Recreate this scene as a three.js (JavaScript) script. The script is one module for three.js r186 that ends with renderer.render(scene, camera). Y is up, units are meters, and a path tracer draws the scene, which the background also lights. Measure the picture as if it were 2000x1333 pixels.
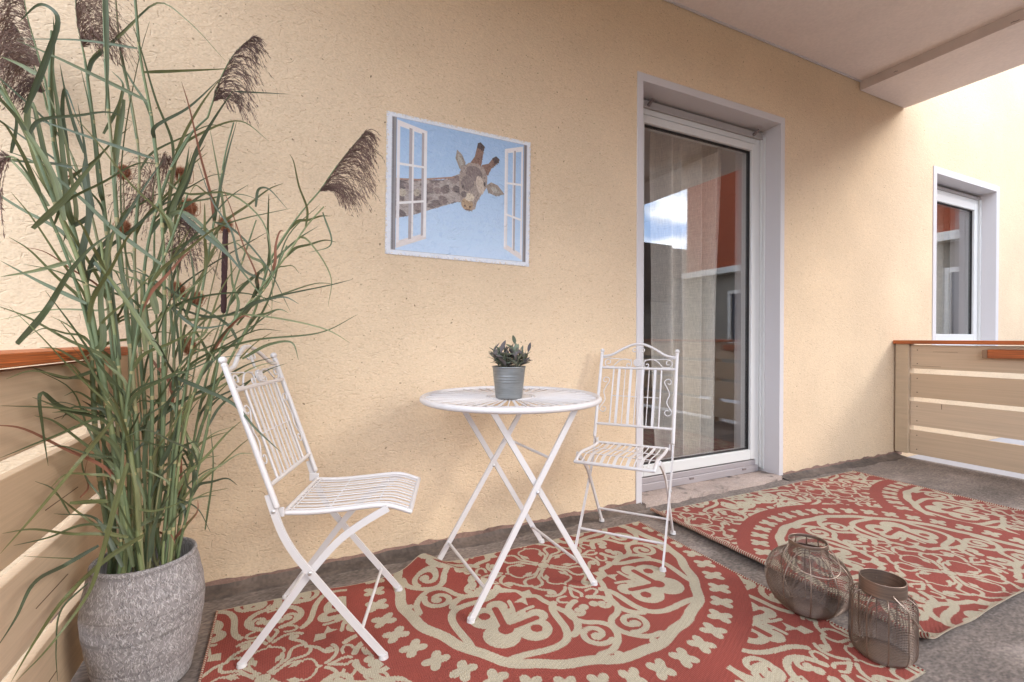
import * as THREE from 'three';
import { RoundedBoxGeometry } from 'three/addons/geometries/RoundedBoxGeometry.js';
import { mergeGeometries, toCreasedNormals } from 'three/addons/utils/BufferGeometryUtils.js';
import { createNoise2D, createNoise3D } from 'simplex-noise';

// ---------- camera, sky, sun, exposure ----------
const scene = new THREE.Scene();
const CAM = new THREE.Vector3(0, 0.97, 2.105);
const camera = new THREE.PerspectiveCamera(2 * Math.atan(666.5 / 912.67) * 180 / Math.PI, 1024 / 682, 0.05, 900);
camera.position.copy(CAM);
camera.rotation.order = 'YXZ';
camera.rotation.set(-0.006285, -0.4507, 0.002086);
camera.updateMatrixWorld(true);

function rng(seed) { let a = seed >>> 0; return () => { a = (a + 0x6d2b79f5) | 0; let t = Math.imul(a ^ (a >>> 15), 1 | a); t = (t + Math.imul(t ^ (t >>> 7), 61 | t)) ^ t; return ((t ^ (t >>> 14)) >>> 0) / 4294967296; }; }
const n2 = createNoise2D(rng(11)), n3 = createNoise3D(rng(12));
const fbm2 = (x, y, o = 4) => { let s = 0, a = 0.5; for (let i = 0; i < o; i++) { s += a * n2(x, y); x = x * 2.03 + 7.1; y = y * 2.03 + 3.7; a *= 0.5; } return s; };

{ // bright broken cloud, the same all the way round
  const W = 1024, H = 512, d = new Float32Array(W * H * 4);
  const blue = [0.42, 0.60, 0.95], grey = [0.72, 0.81, 0.97], white = [1.50, 1.56, 1.66];
  for (let r = 0; r < H; r++) for (let c = 0; c < W; c++) {
    const el = ((r + 0.5) / H - 0.5) * Math.PI, az = ((c + 0.5) / W - 0.5) * 2 * Math.PI;
    const y = Math.sin(el), x = Math.cos(az) * Math.cos(el), z = Math.sin(az) * Math.cos(el);
    let col;
    if (y > 0) {
      const k = 1.5 / (y + 0.14), s = fbm2(x * k + 2.2, z * k * 1.2 + 5.1, 5), t = fbm2(x * k * 1.7 + 12.2, z * k * 1.7 + 9.1, 4);
      const cover = THREE.MathUtils.smoothstep(s, -0.42, 0.10), lit = THREE.MathUtils.smoothstep(t, -0.35, 0.38);
      col = [0, 1, 2].map((i) => blue[i] + (grey[i] + (white[i] - grey[i]) * lit - blue[i]) * cover);
    } else col = [0.8, 0.8, 0.8];
    d.set([...col, 1], (r * W + c) * 4);
  }
  const t = new THREE.DataTexture(d, W, H, THREE.RGBAFormat, THREE.FloatType);
  t.mapping = THREE.EquirectangularReflectionMapping; t.magFilter = THREE.LinearFilter; t.needsUpdate = true;
  scene.background = t; scene.environment = t;
}
const sun = new THREE.DirectionalLight(0xfff8f0, 0.5);
sun.position.set(1.5 + 12 * 0.62 * 0.89, 12 * 0.455, 12 * 0.785 * 0.89); sun.target.position.set(1.5, 0, 0);
sun.castShadow = true; sun.shadow.radius = 34; sun.shadow.mapSize.set(2048, 2048);
Object.assign(sun.shadow.camera, { left: -14, right: 14, top: 14, bottom: -14, near: 0.5, far: 60 });
scene.add(sun, sun.target);

const renderer = new THREE.WebGLRenderer({ antialias: true });
renderer.setSize(1024, 682);
renderer.toneMapping = THREE.LinearToneMapping;
renderer.toneMappingExposure = 3.85;
renderer.shadowMap.enabled = true;

// ---------- helpers ----------
const V = (x, y, z) => new THREE.Vector3(x, y, z);
const used = new Map();
function numbered(n) { const k = used.get(n) ?? 0; used.set(n, k + 1); return k ? `${n}_${String(k).padStart(3, '0')}` : n; }
function tag(o, label, category, group, kind) { if (label) o.userData.label = label; if (category) o.userData.category = category; if (group) o.userData.group = group; if (kind) o.userData.kind = kind; return o; }
function thing(name, label, category, [x, y, z] = [0, 0, 0], turn = 0, group) {
  const o = new THREE.Group(); o.name = numbered(name); o.position.set(x, y, z); o.rotation.y = turn; scene.add(o); return tag(o, label, category, group);
}
function part(name, geo, mat, parent = scene) {
  const g = Array.isArray(geo) ? mergeGeometries(geo.map(clean)) : geo;
  const m = new THREE.Mesh(g, mat); m.castShadow = m.receiveShadow = true;
  m.name = parent === scene ? numbered(name) : name; parent.add(m); return m;
}
function clean(g) { const h = g.index ? g.toNonIndexed() : g.clone(); for (const k of Object.keys(h.attributes)) if (!['position', 'normal', 'uv'].includes(k)) h.deleteAttribute(k); if (!h.attributes.uv) h.setAttribute('uv', new THREE.BufferAttribute(new Float32Array(h.attributes.position.count * 2), 2)); return h; }
// uv in metres from the dominant axis of the normal
function uvM(g, ox = 0, oy = 0, turn = false) {
  g = g.index ? g.toNonIndexed() : g; if (!g.attributes.normal) g.computeVertexNormals();
  const p = g.attributes.position, uv = new Float32Array(p.count * 2);
  for (let i = 0; i < p.count; i += 3) {
    const a = V().fromBufferAttribute(p, i), b = V().fromBufferAttribute(p, i + 1), c = V().fromBufferAttribute(p, i + 2);
    const n = b.clone().sub(a).cross(c.clone().sub(a)), ax = Math.abs(n.x), ay = Math.abs(n.y), az = Math.abs(n.z);
    [a, b, c].forEach((q, k) => { let [u, v] = ax >= ay && ax >= az ? [q.z, q.y] : ay >= az ? [q.x, q.z] : [q.x, q.y]; if (turn) [u, v] = [v, u]; uv[(i + k) * 2] = u + ox; uv[(i + k) * 2 + 1] = v + oy; });
  }
  g.setAttribute('uv', new THREE.BufferAttribute(uv, 2)); return g;
}
function box(x0, x1, y0, y1, z0, z1, r = 0.003, ox = 0, oy = 0, turn = false) {
  const w = x1 - x0, h = y1 - y0, d = z1 - z0; r = Math.min(r, w / 2.2, h / 2.2, d / 2.2);
  const g = r > 0 ? new RoundedBoxGeometry(w, h, d, 2, r) : new THREE.BoxGeometry(w, h, d);
  g.translate((x0 + x1) / 2, (y0 + y1) / 2, (z0 + z1) / 2); return uvM(g, ox, oy, turn);
}
const curve = (pts) => new THREE.CatmullRomCurve3(pts, false, 'centripetal');
function tube(pts, r, seg = 12, rad = 8, closed = false) { return new THREE.TubeGeometry(pts.length > 2 ? new THREE.CatmullRomCurve3(pts, closed, 'centripetal') : new THREE.LineCurve3(pts[0], pts[1]), pts.length > 2 ? seg : 1, r, rad, closed); }
function capped(pts, r, seg = 12, rad = 8) { const a = pts[0], b = pts[pts.length - 1]; return [tube(pts, r, seg, rad), new THREE.SphereGeometry(r, rad, 6).translate(a.x, a.y, a.z), new THREE.SphereGeometry(r, rad, 6).translate(b.x, b.y, b.z)]; }
// tapered tube: radius function of t
function taper(pts, rf, seg = 20, rad = 7) {
  const c = curve(pts), fr = c.computeFrenetFrames(seg, false), pos = [], idx = [], uv = [];
  for (let i = 0; i <= seg; i++) { const t = i / seg, p = c.getPoint(t), r = rf(t); for (let j = 0; j <= rad; j++) { const a = j / rad * Math.PI * 2, q = p.clone().addScaledVector(fr.normals[i], Math.cos(a) * r).addScaledVector(fr.binormals[i], Math.sin(a) * r); pos.push(q.x, q.y, q.z); uv.push(j / rad * 0.05, t); } }
  for (let i = 0; i < seg; i++) for (let j = 0; j < rad; j++) { const a = i * (rad + 1) + j, b = a + rad + 1; idx.push(a, b, a + 1, b, b + 1, a + 1); }
  const g = new THREE.BufferGeometry(); g.setAttribute('position', new THREE.Float32BufferAttribute(pos, 3)); g.setAttribute('uv', new THREE.Float32BufferAttribute(uv, 2)); g.setIndex(idx); g.computeVertexNormals(); return g;
}
// flat bar swept along points; side = direction of its width
function bar(pts, side, w, t, smooth = 0) {
  const P = smooth ? curve(pts).getPoints(smooth) : pts, n = P.length, pos = [], idx = [];
  for (let i = 0; i < n; i++) {
    const tan = P[Math.min(i + 1, n - 1)].clone().sub(P[Math.max(i - 1, 0)]).normalize();
    const s = side.clone().addScaledVector(tan, -side.dot(tan)).normalize(), u = tan.clone().cross(s).normalize();
    for (const [a, b] of [[-1, -1], [1, -1], [1, 1], [-1, 1]]) { const q = P[i].clone().addScaledVector(s, a * w / 2).addScaledVector(u, b * t / 2); pos.push(q.x, q.y, q.z); }
  }
  for (let i = 0; i < n - 1; i++) for (let k = 0; k < 4; k++) { const a = i * 4 + k, b = i * 4 + (k + 1) % 4; idx.push(a, b, a + 4, b, b + 4, a + 4); }
  idx.push(0, 2, 1, 0, 3, 2); const e = (n - 1) * 4; idx.push(e, e + 1, e + 2, e, e + 2, e + 3);
  const g = new THREE.BufferGeometry(); g.setAttribute('position', new THREE.Float32BufferAttribute(pos, 3)); g.setIndex(idx);
  g.setAttribute('uv', new THREE.Float32BufferAttribute(new Float32Array(n * 8), 2)); return toCreasedNormals(g, 0.6);
}
function lathe(pts, seg = 48) { return new THREE.LatheGeometry(pts.map(([r, y]) => new THREE.Vector2(r, y)), seg); }
function canvas(w, h) { const c = document.createElement('canvas'); c.width = w; c.height = h; return [c, c.getContext('2d')]; }
function ctex(c, srgb = true, rx = 1, ry = rx) { const t = new THREE.CanvasTexture(c); if (srgb) t.colorSpace = THREE.SRGBColorSpace; t.wrapS = t.wrapT = THREE.RepeatWrapping; t.repeat.set(rx, ry); t.magFilter = THREE.LinearFilter; return t; }
// tileable value noise field
function tileNoise(W, H, cells, seed, oct = 4) {
  const out = new Float32Array(W * H); let amp = 1, tot = 0;
  for (let o = 0; o < oct; o++) {
    const cx = Math.round(cells[0] * 2 ** o), cy = Math.round(cells[1] * 2 ** o), R = rng(seed + o * 77), g = Float32Array.from({ length: cx * cy }, () => R());
    for (let y = 0; y < H; y++) { const fy = y / H * cy, iy = Math.floor(fy), ty = fy - iy, sy = ty * ty * (3 - 2 * ty), y1 = (iy + 1) % cy; for (let x = 0; x < W; x++) { const fx = x / W * cx, ix = Math.floor(fx), tx = fx - ix, sx = tx * tx * (3 - 2 * tx), x1 = (ix + 1) % cx; const a = g[iy * cx + ix], b = g[iy * cx + x1], c = g[y1 * cx + ix], d = g[y1 * cx + x1]; out[y * W + x] += amp * (a + (b - a) * sx + (c - a) * sy + (a - b - c + d) * sx * sy); } }
    tot += amp; amp *= 0.5;
  }
  for (let i = 0; i < out.length; i++) out[i] /= tot; return out;
}
function dtex(W, H, f, srgb, rx = 1, ry = rx) {
  const d = new Uint8Array(W * H * 4); for (let i = 0; i < W * H; i++) { const [r, g, b] = f(i, i % W, Math.floor(i / W)); d[i * 4] = Math.max(0, Math.min(255, r)); d[i * 4 + 1] = Math.max(0, Math.min(255, g)); d[i * 4 + 2] = Math.max(0, Math.min(255, b)); d[i * 4 + 3] = 255; }
  const t = new THREE.DataTexture(d, W, H); if (srgb) t.colorSpace = THREE.SRGBColorSpace; t.wrapS = t.wrapT = THREE.RepeatWrapping; t.magFilter = THREE.LinearFilter; t.repeat.set(rx, ry); t.needsUpdate = true; return t;
}
const std = (o) => new THREE.MeshStandardMaterial({ roughness: 0.8, ...o });
const phy = (o) => new THREE.MeshPhysicalMaterial({ roughness: 0.6, ...o });
const hex = (s) => new THREE.Color(s);
// pixel of the photograph (2000 x 1333) -> point at a given distance along the view axis
const RIGHT = V(1, 0, 0).applyQuaternion(camera.quaternion), UPV = V(0, 1, 0).applyQuaternion(camera.quaternion), FWD = V(0, 0, -1).applyQuaternion(camera.quaternion);
const at = (u, v, d) => CAM.clone().addScaledVector(FWD, d).addScaledVector(RIGHT, (u - 1000) / 912.67 * d).addScaledVector(UPV, -(v - 666.5) / 912.67 * d);
// ---------- surfaces ----------
// rubbed plaster: short worm-like grooves left by dragged grains, 2.8 m tile
const plasterBump = (() => {
  const S = 2048, [c, g] = canvas(S, S), R = rng(5); g.fillStyle = '#b4b4b4'; g.fillRect(0, 0, S, S); g.lineCap = 'round';
  for (let i = 0; i < 30000; i++) {
    const x = R() * S, y = R() * S, L = 6 + R() * R() * 34, a = (R() - 0.5) * 1.2 + (R() < 0.1 ? Math.PI / 2 : 0), k = (R() - 0.5) * L * 0.6;
    const dark = R() < 0.66, v = dark ? 55 + R() * 90 : 205 + R() * 50; g.strokeStyle = `rgba(${v},${v},${v},${0.16 + R() * R() * 0.6})`; g.lineWidth = 1 + R() * (dark ? 1.8 : 3);
    for (const [ox, oy] of [[0, 0], [S, 0], [-S, 0], [0, S], [0, -S]]) { if (x + ox < -60 || x + ox > S + 60 || y + oy < -60 || y + oy > S + 60) continue; g.beginPath(); g.moveTo(x + ox, y + oy); g.quadraticCurveTo(x + ox + Math.cos(a) * L / 2 - Math.sin(a) * k, y + oy + Math.sin(a) * L / 2 + Math.cos(a) * k, x + ox + Math.cos(a) * L, y + oy + Math.sin(a) * L); g.stroke(); }
  }
  const im = g.getImageData(0, 0, S, S), n = tileNoise(S, S, [90, 90], 31, 3), m = tileNoise(S, S, [420, 420], 32, 1);
  for (let i = 0; i < S * S; i++) { const v = im.data[i * 4] + (n[i] - 0.5) * 34 + (m[i] - 0.5) * 30; im.data[i * 4] = im.data[i * 4 + 1] = im.data[i * 4 + 2] = v; }
  g.putImageData(im, 0, 0); return c;
})();
const plasterCol = (() => { // pigment grain: short dragged flecks, sparse dark grit
  const S = 2048, [c, g] = canvas(S, S), R = rng(8), a = tileNoise(S, S, [5, 5], 41, 4), b = tileNoise(S, S, [420, 700], 42, 1); g.fillStyle = 'rgb(222,196,162)'; g.fillRect(0, 0, S, S); g.lineCap = 'round';
  const wrap = (x, y, f) => { for (const ox of [0, S, -S]) for (const oy of [0, S, -S]) if (x + ox > -40 && x + ox < S + 40 && y + oy > -40 && y + oy < S + 40) f(x + ox, y + oy); };
  for (let i = 0; i < 26000; i++) { const x = R() * S, y = R() * S, L = 3 + R() * R() * 16, t = (R() - 0.5) * 0.9, lt = R() < 0.45; g.strokeStyle = lt ? `rgba(238,216,188,${0.15 + R() * 0.3})` : `rgba(178,144,110,${0.1 + R() * R() * 0.5})`; g.lineWidth = 1 + R() * 2; wrap(x, y, (p, q) => { g.beginPath(); g.moveTo(p, q); g.quadraticCurveTo(p + L * 0.5, q + L * t + (R() - 0.5) * 4, p + L, q + L * t * 0.6); g.stroke(); }); }
  for (let i = 0; i < 1300; i++) { const x = R() * S, y = R() * S, r = 0.7 + R() * R() * 2.2; g.fillStyle = `rgba(96,72,50,${0.2 + R() * 0.5})`; wrap(x, y, (p, q) => { g.beginPath(); g.ellipse(p, q, r * (1 + R()), r, R() * 3, 0, 7); g.fill(); }); }
  const im = g.getImageData(0, 0, S, S); for (let i = 0; i < S * S; i++) { const k = 1 + (a[i] - 0.5) * 0.10 + (b[i] - 0.5) * 0.06; for (let q = 0; q < 3; q++) im.data[i * 4 + q] *= k; } g.putImageData(im, 0, 0);
  return ctex(c, true, 1 / 2.3);
})();
const plaster = std({ map: plasterCol, bumpMap: ctex(plasterBump, false, 1 / 2.8), bumpScale: 0.0075, roughness: 0.93 });
const whitePlaster = std({ color: hex('#cfc9c7'), bumpMap: ctex(plasterBump, false, 1 / 1.4), bumpScale: 0.0008, roughness: 0.85 });
const ceilingMat = std({ map: (() => { const S = 512, a = tileNoise(S, S, [4, 4], 51, 5), b = tileNoise(S, S, [120, 120], 52, 2); return dtex(S, S, (i) => { const k = 1 + (a[i] - 0.5) * 0.09 + (b[i] - 0.5) * 0.05; return [232 * k, 218 * k, 209 * k]; }, true, 1 / 1.6); })(), bumpMap: ctex(plasterBump, false, 1 / 1.1), bumpScale: 0.001, roughness: 0.9 });
const beamMat = std({ map: (() => { const S = 512, a = tileNoise(S, S, [6, 3], 61, 5), R = rng(66), s = new Float32Array(S * S); for (let k = 0; k < 26; k++) { const x = R() * S, y = R() * S, L = 6 + R() * 22; for (let j = 0; j < L; j++) for (let w = 0; w < 2 + R() * 2; w++) s[(Math.floor(y + w + Math.sin(j * 0.3)) % S) * S + Math.floor(x + j) % S] = 1; } return dtex(S, S, (i) => { const k = (1 + (a[i] - 0.5) * 0.22) * (1 - s[i] * 0.3); return [206 * k, 191 * k, 182 * k]; }, true, 1 / 0.9); })(), roughness: 0.9 });
const concrete = std({ map: (() => { const S = 1024, a = tileNoise(S, S, [5, 14], 71, 5), b = tileNoise(S, S, [150, 330], 72, 2), c = tileNoise(S, S, [9, 9], 73, 4); return dtex(S, S, (i) => { const k = 1 + (a[i] - 0.5) * 0.5 + (b[i] - 0.5) * 0.5, w = Math.max(0, c[i] - 0.6) * 1.6; return [124 * k + 60 * w, 112 * k + 58 * w, 103 * k + 56 * w]; }, true, 1 / 1.7); })(), bumpMap: ctex(plasterBump, false, 1 / 2.0), bumpScale: 0.0012, roughness: 0.82 });
const coating = std({ map: (() => { const S = 512, a = tileNoise(S, S, [7, 20], 81, 5), b = tileNoise(S, S, [90, 90], 82, 2); return dtex(S, S, (i) => { const k = 1 + (a[i] - 0.5) * 0.6 + (b[i] - 0.5) * 0.3; return [98 * k, 86 * k, 77 * k]; }, true, 1 / 0.9); })(), bumpMap: ctex(plasterBump, false, 1 / 0.8), bumpScale: 0.002, roughness: 0.8 });
const stepMat = std({ map: (() => { const S = 512, a = tileNoise(S, S, [4, 4], 84, 5), b = tileNoise(S, S, [140, 140], 85, 2), c = tileNoise(S, S, [10, 10], 86, 3); return dtex(S, S, (i) => { const k = 1 + (a[i] - 0.5) * 0.4 + (b[i] - 0.5) * 0.22 - Math.max(0, c[i] - 0.66) * 2.2; return [168 * k, 150 * k, 138 * k]; }, true, 1 / 0.8); })(), roughness: 0.9 });
function grain(base, amp, seed, rx, ry, streak = 1) { const S = 512, a = tileNoise(S, S, [3, 60], seed, 4), b = tileNoise(S, S, [8, 200], seed + 5, 2), c = tileNoise(S, S, [4, 8], seed + 9, 3); return dtex(S, S, (i) => { const k = 1 + ((a[i] - 0.5) * 0.9 + (b[i] - 0.5) * 0.6 * streak + (c[i] - 0.5) * 0.5) * amp; return base.map((v) => v * k); }, true, rx, ry); }
const railWood = std({ map: grain([172, 92, 44], 0.8, 91, 1 / 0.8, 1 / 0.16), roughness: 0.55 });
const boardMats = [0, 1, 2].map((k) => std({ map: grain([[202, 176, 146], [197, 170, 139], [205, 180, 151]][k], 0.09, 101 + k * 13, 1 / 1.6, 1 / 0.5), roughness: 0.62 }));
const postMat = std({ map: grain([194, 170, 140], 0.07, 141, 1 / 0.5, 1 / 1.3), roughness: 0.6 });
const crackMat = std({ color: hex('#5a4632'), roughness: 0.9 });
const pvc = std({ color: hex('#d6d4cf'), roughness: 0.32 });
const alu = std({ map: grain([176, 168, 168], 0.12, 151, 1 / 0.7, 1 / 0.12), roughness: 0.42, metalness: 0.35 });
const gasket = std({ color: hex('#24211f'), roughness: 0.7 });
const shutterMat = std({ color: hex('#aaa19b'), roughness: 0.55 });
const pegMat = std({ color: hex('#7c6f6a'), roughness: 0.5 });
const glass = phy({ color: 0xffffff, transmission: 1, thickness: 0, roughness: 0.0, ior: 1.95, specularIntensity: 1 });
const dark = std({ color: hex('#3a332e'), roughness: 0.9 });

// ---------- house wall with its two openings ----------
const DOOR = { x0: 1.813, x1: 3.112, y0: -0.03, y1: 2.496, b: 0.038 }, WIN = { x0: 5.152, x1: 6.449, y0: 0.86, y1: 2.50, b: 0.056 };
const rectPath = (x0, x1, y0, y1) => { const p = new THREE.Path(); p.moveTo(x0, y0); p.lineTo(x1, y0); p.lineTo(x1, y1); p.lineTo(x0, y1); p.closePath(); return p; };
const rectShape = (x0, x1, y0, y1) => new THREE.Shape([[x0, y0], [x1, y0], [x1, y1], [x0, y1]].map(([x, y]) => new THREE.Vector2(x, y)));
{
  const house = thing('house_wall', 'cream yellow rubbed plaster house wall behind the balcony', 'wall');
  const s = rectShape(-7, 15, -6, 8); s.holes.push(rectPath(DOOR.x0, DOOR.x1, DOOR.y0, DOOR.y1), rectPath(WIN.x0, WIN.x1, WIN.y0, WIN.y1));
  part('wall', uvM(new THREE.ExtrudeGeometry(s, { depth: 0.36, bevelEnabled: false }).translate(0, 0, -0.36)), plaster, house);
  const ring = (o, bottom) => { const q = rectShape(o.x0, o.x1, o.y0, o.y1); q.holes.push(rectPath(o.x0 + o.b, o.x1 - o.b, bottom, o.y1 - o.b * 1.05)); return uvM(new THREE.ExtrudeGeometry(q, { depth: 0.137, bevelEnabled: true, bevelSize: 0.003, bevelThickness: 0.003, bevelSegments: 2 }).translate(0, 0, -0.131)); };
  part('door_surround', (() => { const o = DOOR, q = new THREE.Shape([[o.x0, o.y0], [o.x0 + o.b, o.y0], [o.x0 + o.b, o.y1 - o.b * 1.1], [o.x1 - o.b, o.y1 - o.b * 1.1], [o.x1 - o.b, o.y0], [o.x1, o.y0], [o.x1, o.y1], [o.x0, o.y1]].map(([x, y]) => new THREE.Vector2(x, y))); return uvM(new THREE.ExtrudeGeometry(q, { depth: 0.36, bevelEnabled: true, bevelSize: 0.002, bevelThickness: 0.002, bevelSegments: 2 }).translate(0, 0, -0.355)); })(), whitePlaster, house);
  part('window_surround', (() => { const o = WIN, q = rectShape(o.x0, o.x1, o.y0, o.y1); q.holes.push(rectPath(o.x0 + o.b, o.x1 - o.b, o.y0 + 0.03, o.y1 - o.b)); return uvM(new THREE.ExtrudeGeometry(q, { depth: 0.36, bevelEnabled: true, bevelSize: 0.002, bevelThickness: 0.002, bevelSegments: 2 }).translate(0, 0, -0.355)); })(), whitePlaster, house);
  // bare edge where the plaster stops short of the floor
  const R = rng(17), pos = [], idx = [], segs = [[-0.9, DOOR.x0], [DOOR.x1, 4.66]], geos = [];
  for (const [a, b] of segs) { const n = Math.round((b - a) / 0.025), pts = []; for (let i = 0; i <= n; i++) pts.push([a + (b - a) * i / n, 0.034 + fbm2(i * 0.16, a * 3, 4) * 0.016 + (R() - 0.5) * 0.004]); const q = new THREE.Shape([new THREE.Vector2(a, 0.001), new THREE.Vector2(b, 0.001), ...pts.reverse().map(([x, y]) => new THREE.Vector2(x, y))]); geos.push(uvM(new THREE.ExtrudeGeometry(q, { depth: 0.0035, bevelEnabled: false }).translate(0, 0, 0.001))); }
  part('bare_plaster_edge', geos, std({ map: stepMat.map, color: hex('#d9c3ba'), roughness: 0.95 }), house);
}
// ---------- balcony floor, kerb of coating along the wall ----------
tag(part('balcony_floor', box(-0.66, 4.60, -0.22, 0, 0.0, 3.16, 0), concrete), 'worn grey brown concrete balcony floor', 'floor', null, 'structure');
{ // rough coating turned up against the wall
  const geos = [], R = rng(23);
  for (const [a, b] of [[-0.6, DOOR.x0 + 0.03], [DOOR.x1 - 0.03, 4.58]]) {
    const n = Math.round((b - a) / 0.02), pos = [], idx = [];
    for (let i = 0; i <= n; i++) { const x = a + (b - a) * i / n, h = 0.017 + fbm2(x * 6, 1.3, 4) * 0.009, w = 0.075 + fbm2(x * 3.3, 8.3, 4) * 0.03; [[0.0052, h + 0.003], [0.018, h * 0.72], [0.045, 0.007 + fbm2(x * 9, 4) * 0.003], [w, 0.0042], [w + 0.004, 0.0002]].forEach(([z, y]) => pos.push(x, Math.max(y, 0.0002), z)); }
    for (let i = 0; i < n; i++) for (let j = 0; j < 4; j++) { const p = i * 5 + j; idx.push(p, p + 1, p + 5, p + 1, p + 6, p + 5); }
    const g = new THREE.BufferGeometry(); g.setAttribute('position', new THREE.Float32BufferAttribute(pos, 3)); g.setIndex(idx); g.computeVertexNormals(); const h = g.toNonIndexed(); const uv = []; const p = h.attributes.position; for (let i = 0; i < p.count; i++) uv.push(p.getX(i), p.getZ(i) + p.getY(i)); h.setAttribute('uv', new THREE.Float32BufferAttribute(uv, 2)); geos.push(h);
  }
  tag(part('floor_coating_strip', geos, coating), 'dark coating strip turned up along the foot of the wall', 'floor edge', null, 'structure');
  // worn concrete door step
  const g = new THREE.BoxGeometry(DOOR.x1 - DOOR.x0 - 2 * DOOR.b - 0.006, 0.028, 0.175, 60, 1, 10); const p = g.attributes.position;
  for (let i = 0; i < p.count; i++) { const z = p.getZ(i), x = p.getX(i); if (p.getY(i) > 0) p.setY(i, 0.012 + fbm2(x * 5, z * 9, 3) * 0.006 - (z > 0.05 ? (z - 0.05) * 0.12 : 0)); if (z > 0.08) p.setZ(i, z + fbm2(x * 4, 2, 4) * 0.03); }
  g.computeVertexNormals(); g.translate((DOOR.x0 + DOOR.x1) / 2, 0.013, -0.045);
  tag(part('door_step', uvM(g), stepMat), 'worn concrete step in front of the balcony door', 'step', null, 'structure');
}
// ---------- slab above ----------
{
  const c = tag(part('balcony_ceiling', box(-0.66, 4.66, 2.97, 3.2, 0.002, 3.1, 0), ceilingMat), 'off white ceiling of the balcony above', 'ceiling', null, 'structure');
  part('edge_beam', box(4.02, 4.664, 2.9, 2.97, 0.003, 3.104, 0.004), ceilingMat, c);
  part('edge_beam', box(-0.664, -0.36, 2.9, 2.97, 0.003, 3.104, 0.004), ceilingMat, c);
  part('edge_beam', box(-0.36, 4.02, 2.9, 2.97, 2.75, 3.104, 0.004), ceilingMat, c);
  part('beam_face', box(4.0165, 4.0195, 2.9006, 2.9695, 0.004, 2.74, 0), beamMat, c);
  part('paint_line', box(-0.35, 4.016, 2.962, 2.9697, 0.0045, 0.016, 0), whitePlaster, c);
}
// ---------- railings ----------
function railing(name, label, place, len, flip, capW) {
  // built along +z, boards' inner face towards -x (flip for +x)
  const o = thing(name, label, 'railing', place); const f = flip ? -1 : 1;
  const bx = (a, b, ...r) => f > 0 ? box(a, b, ...r) : box(-b, -a, ...r);
  [[0.732, 0.921], [0.502, 0.693], [0.273, 0.469], [0.043, 0.236]].forEach(([y0, y1], k) => {
    const b = part('board', bx(0, 0.026, y0, y1, 0.104, len, 0.003, k * 1.3, k * 0.7), boardMats[k % 3], o);
    if (f > 0 && k === 0) { part('crack', bx(-0.0012, 0.0006, 0.753, 0.7548, 0.115, 0.30, 0), crackMat, b); part('crack', bx(-0.0012, 0.0006, 0.868, 0.8695, 0.25, 0.40, 0), crackMat, b); }
    if (f > 0 && k === 2) part('crack', bx(-0.0012, 0.0006, 0.425, 0.463, 0.305, 0.308, 0), crackMat, b);
    if (f < 0) { part('crack', bx(-0.0012, 0.0006, y0 + 0.05 + k * 0.012, y0 + 0.0515 + k * 0.012, 0.30 + k * 0.07, 0.52 + k * 0.05, 0), crackMat, b); }
    for (const z of [0.15, 1.2, 2.3]) for (const y of [y0 + 0.04, y1 - 0.04]) part('screw', new THREE.SphereGeometry(0.0042, 8, 5).scale(0.5, 1, 1).translate(f * -0.0004, y, z), crackMat, b);
  });
  part('post', bx(-0.028, 0.062, 0.044, 0.93, 0.012, 0.1035, 0.004), postMat, o);
  for (const z of [1.5, len - 0.1]) part('post', bx(0.0265, 0.10, -0.18, 0.93, z, z + 0.09, 0.004), postMat, o);
  part('handrail', bx(-capW, 0.105, 0.93, 0.959, 0.006, len, 0.004, 0, 0, false), railWood, o);
  return o;
}
railing('balcony_railing', 'tan board railing with brown wooden handrail beside the window', [4.56, 0, 0], 3.1, false, 0.052);
railing('balcony_railing', 'tan board railing with brown wooden handrail behind the planted reeds', [-0.535, -0.022, 0], 3.1, true, 0.035);
{ const o = railing('balcony_railing', 'tan board railing with brown wooden handrail along the open front', [-0.44, 0, 3.13], 4.9, false, 0.04); o.rotation.y = Math.PI / 2; }
{ // short wooden ledge screwed to the railing
  const o = thing('railing_ledge', 'short brown wooden ledge fixed to the railing boards', 'ledge', [4.52, 0, 0]);
  part('end_block', box(-0.02, 0.038, 0.833, 0.893, 0.556, 0.5855, 0.003), std({ color: hex('#8d6f55'), roughness: 0.7 }), o);
  part('plank', box(-0.024, 0.038, 0.834, 0.897, 0.586, 1.35, 0.004, 0.3, 0.2), railWood, o);
}
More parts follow.
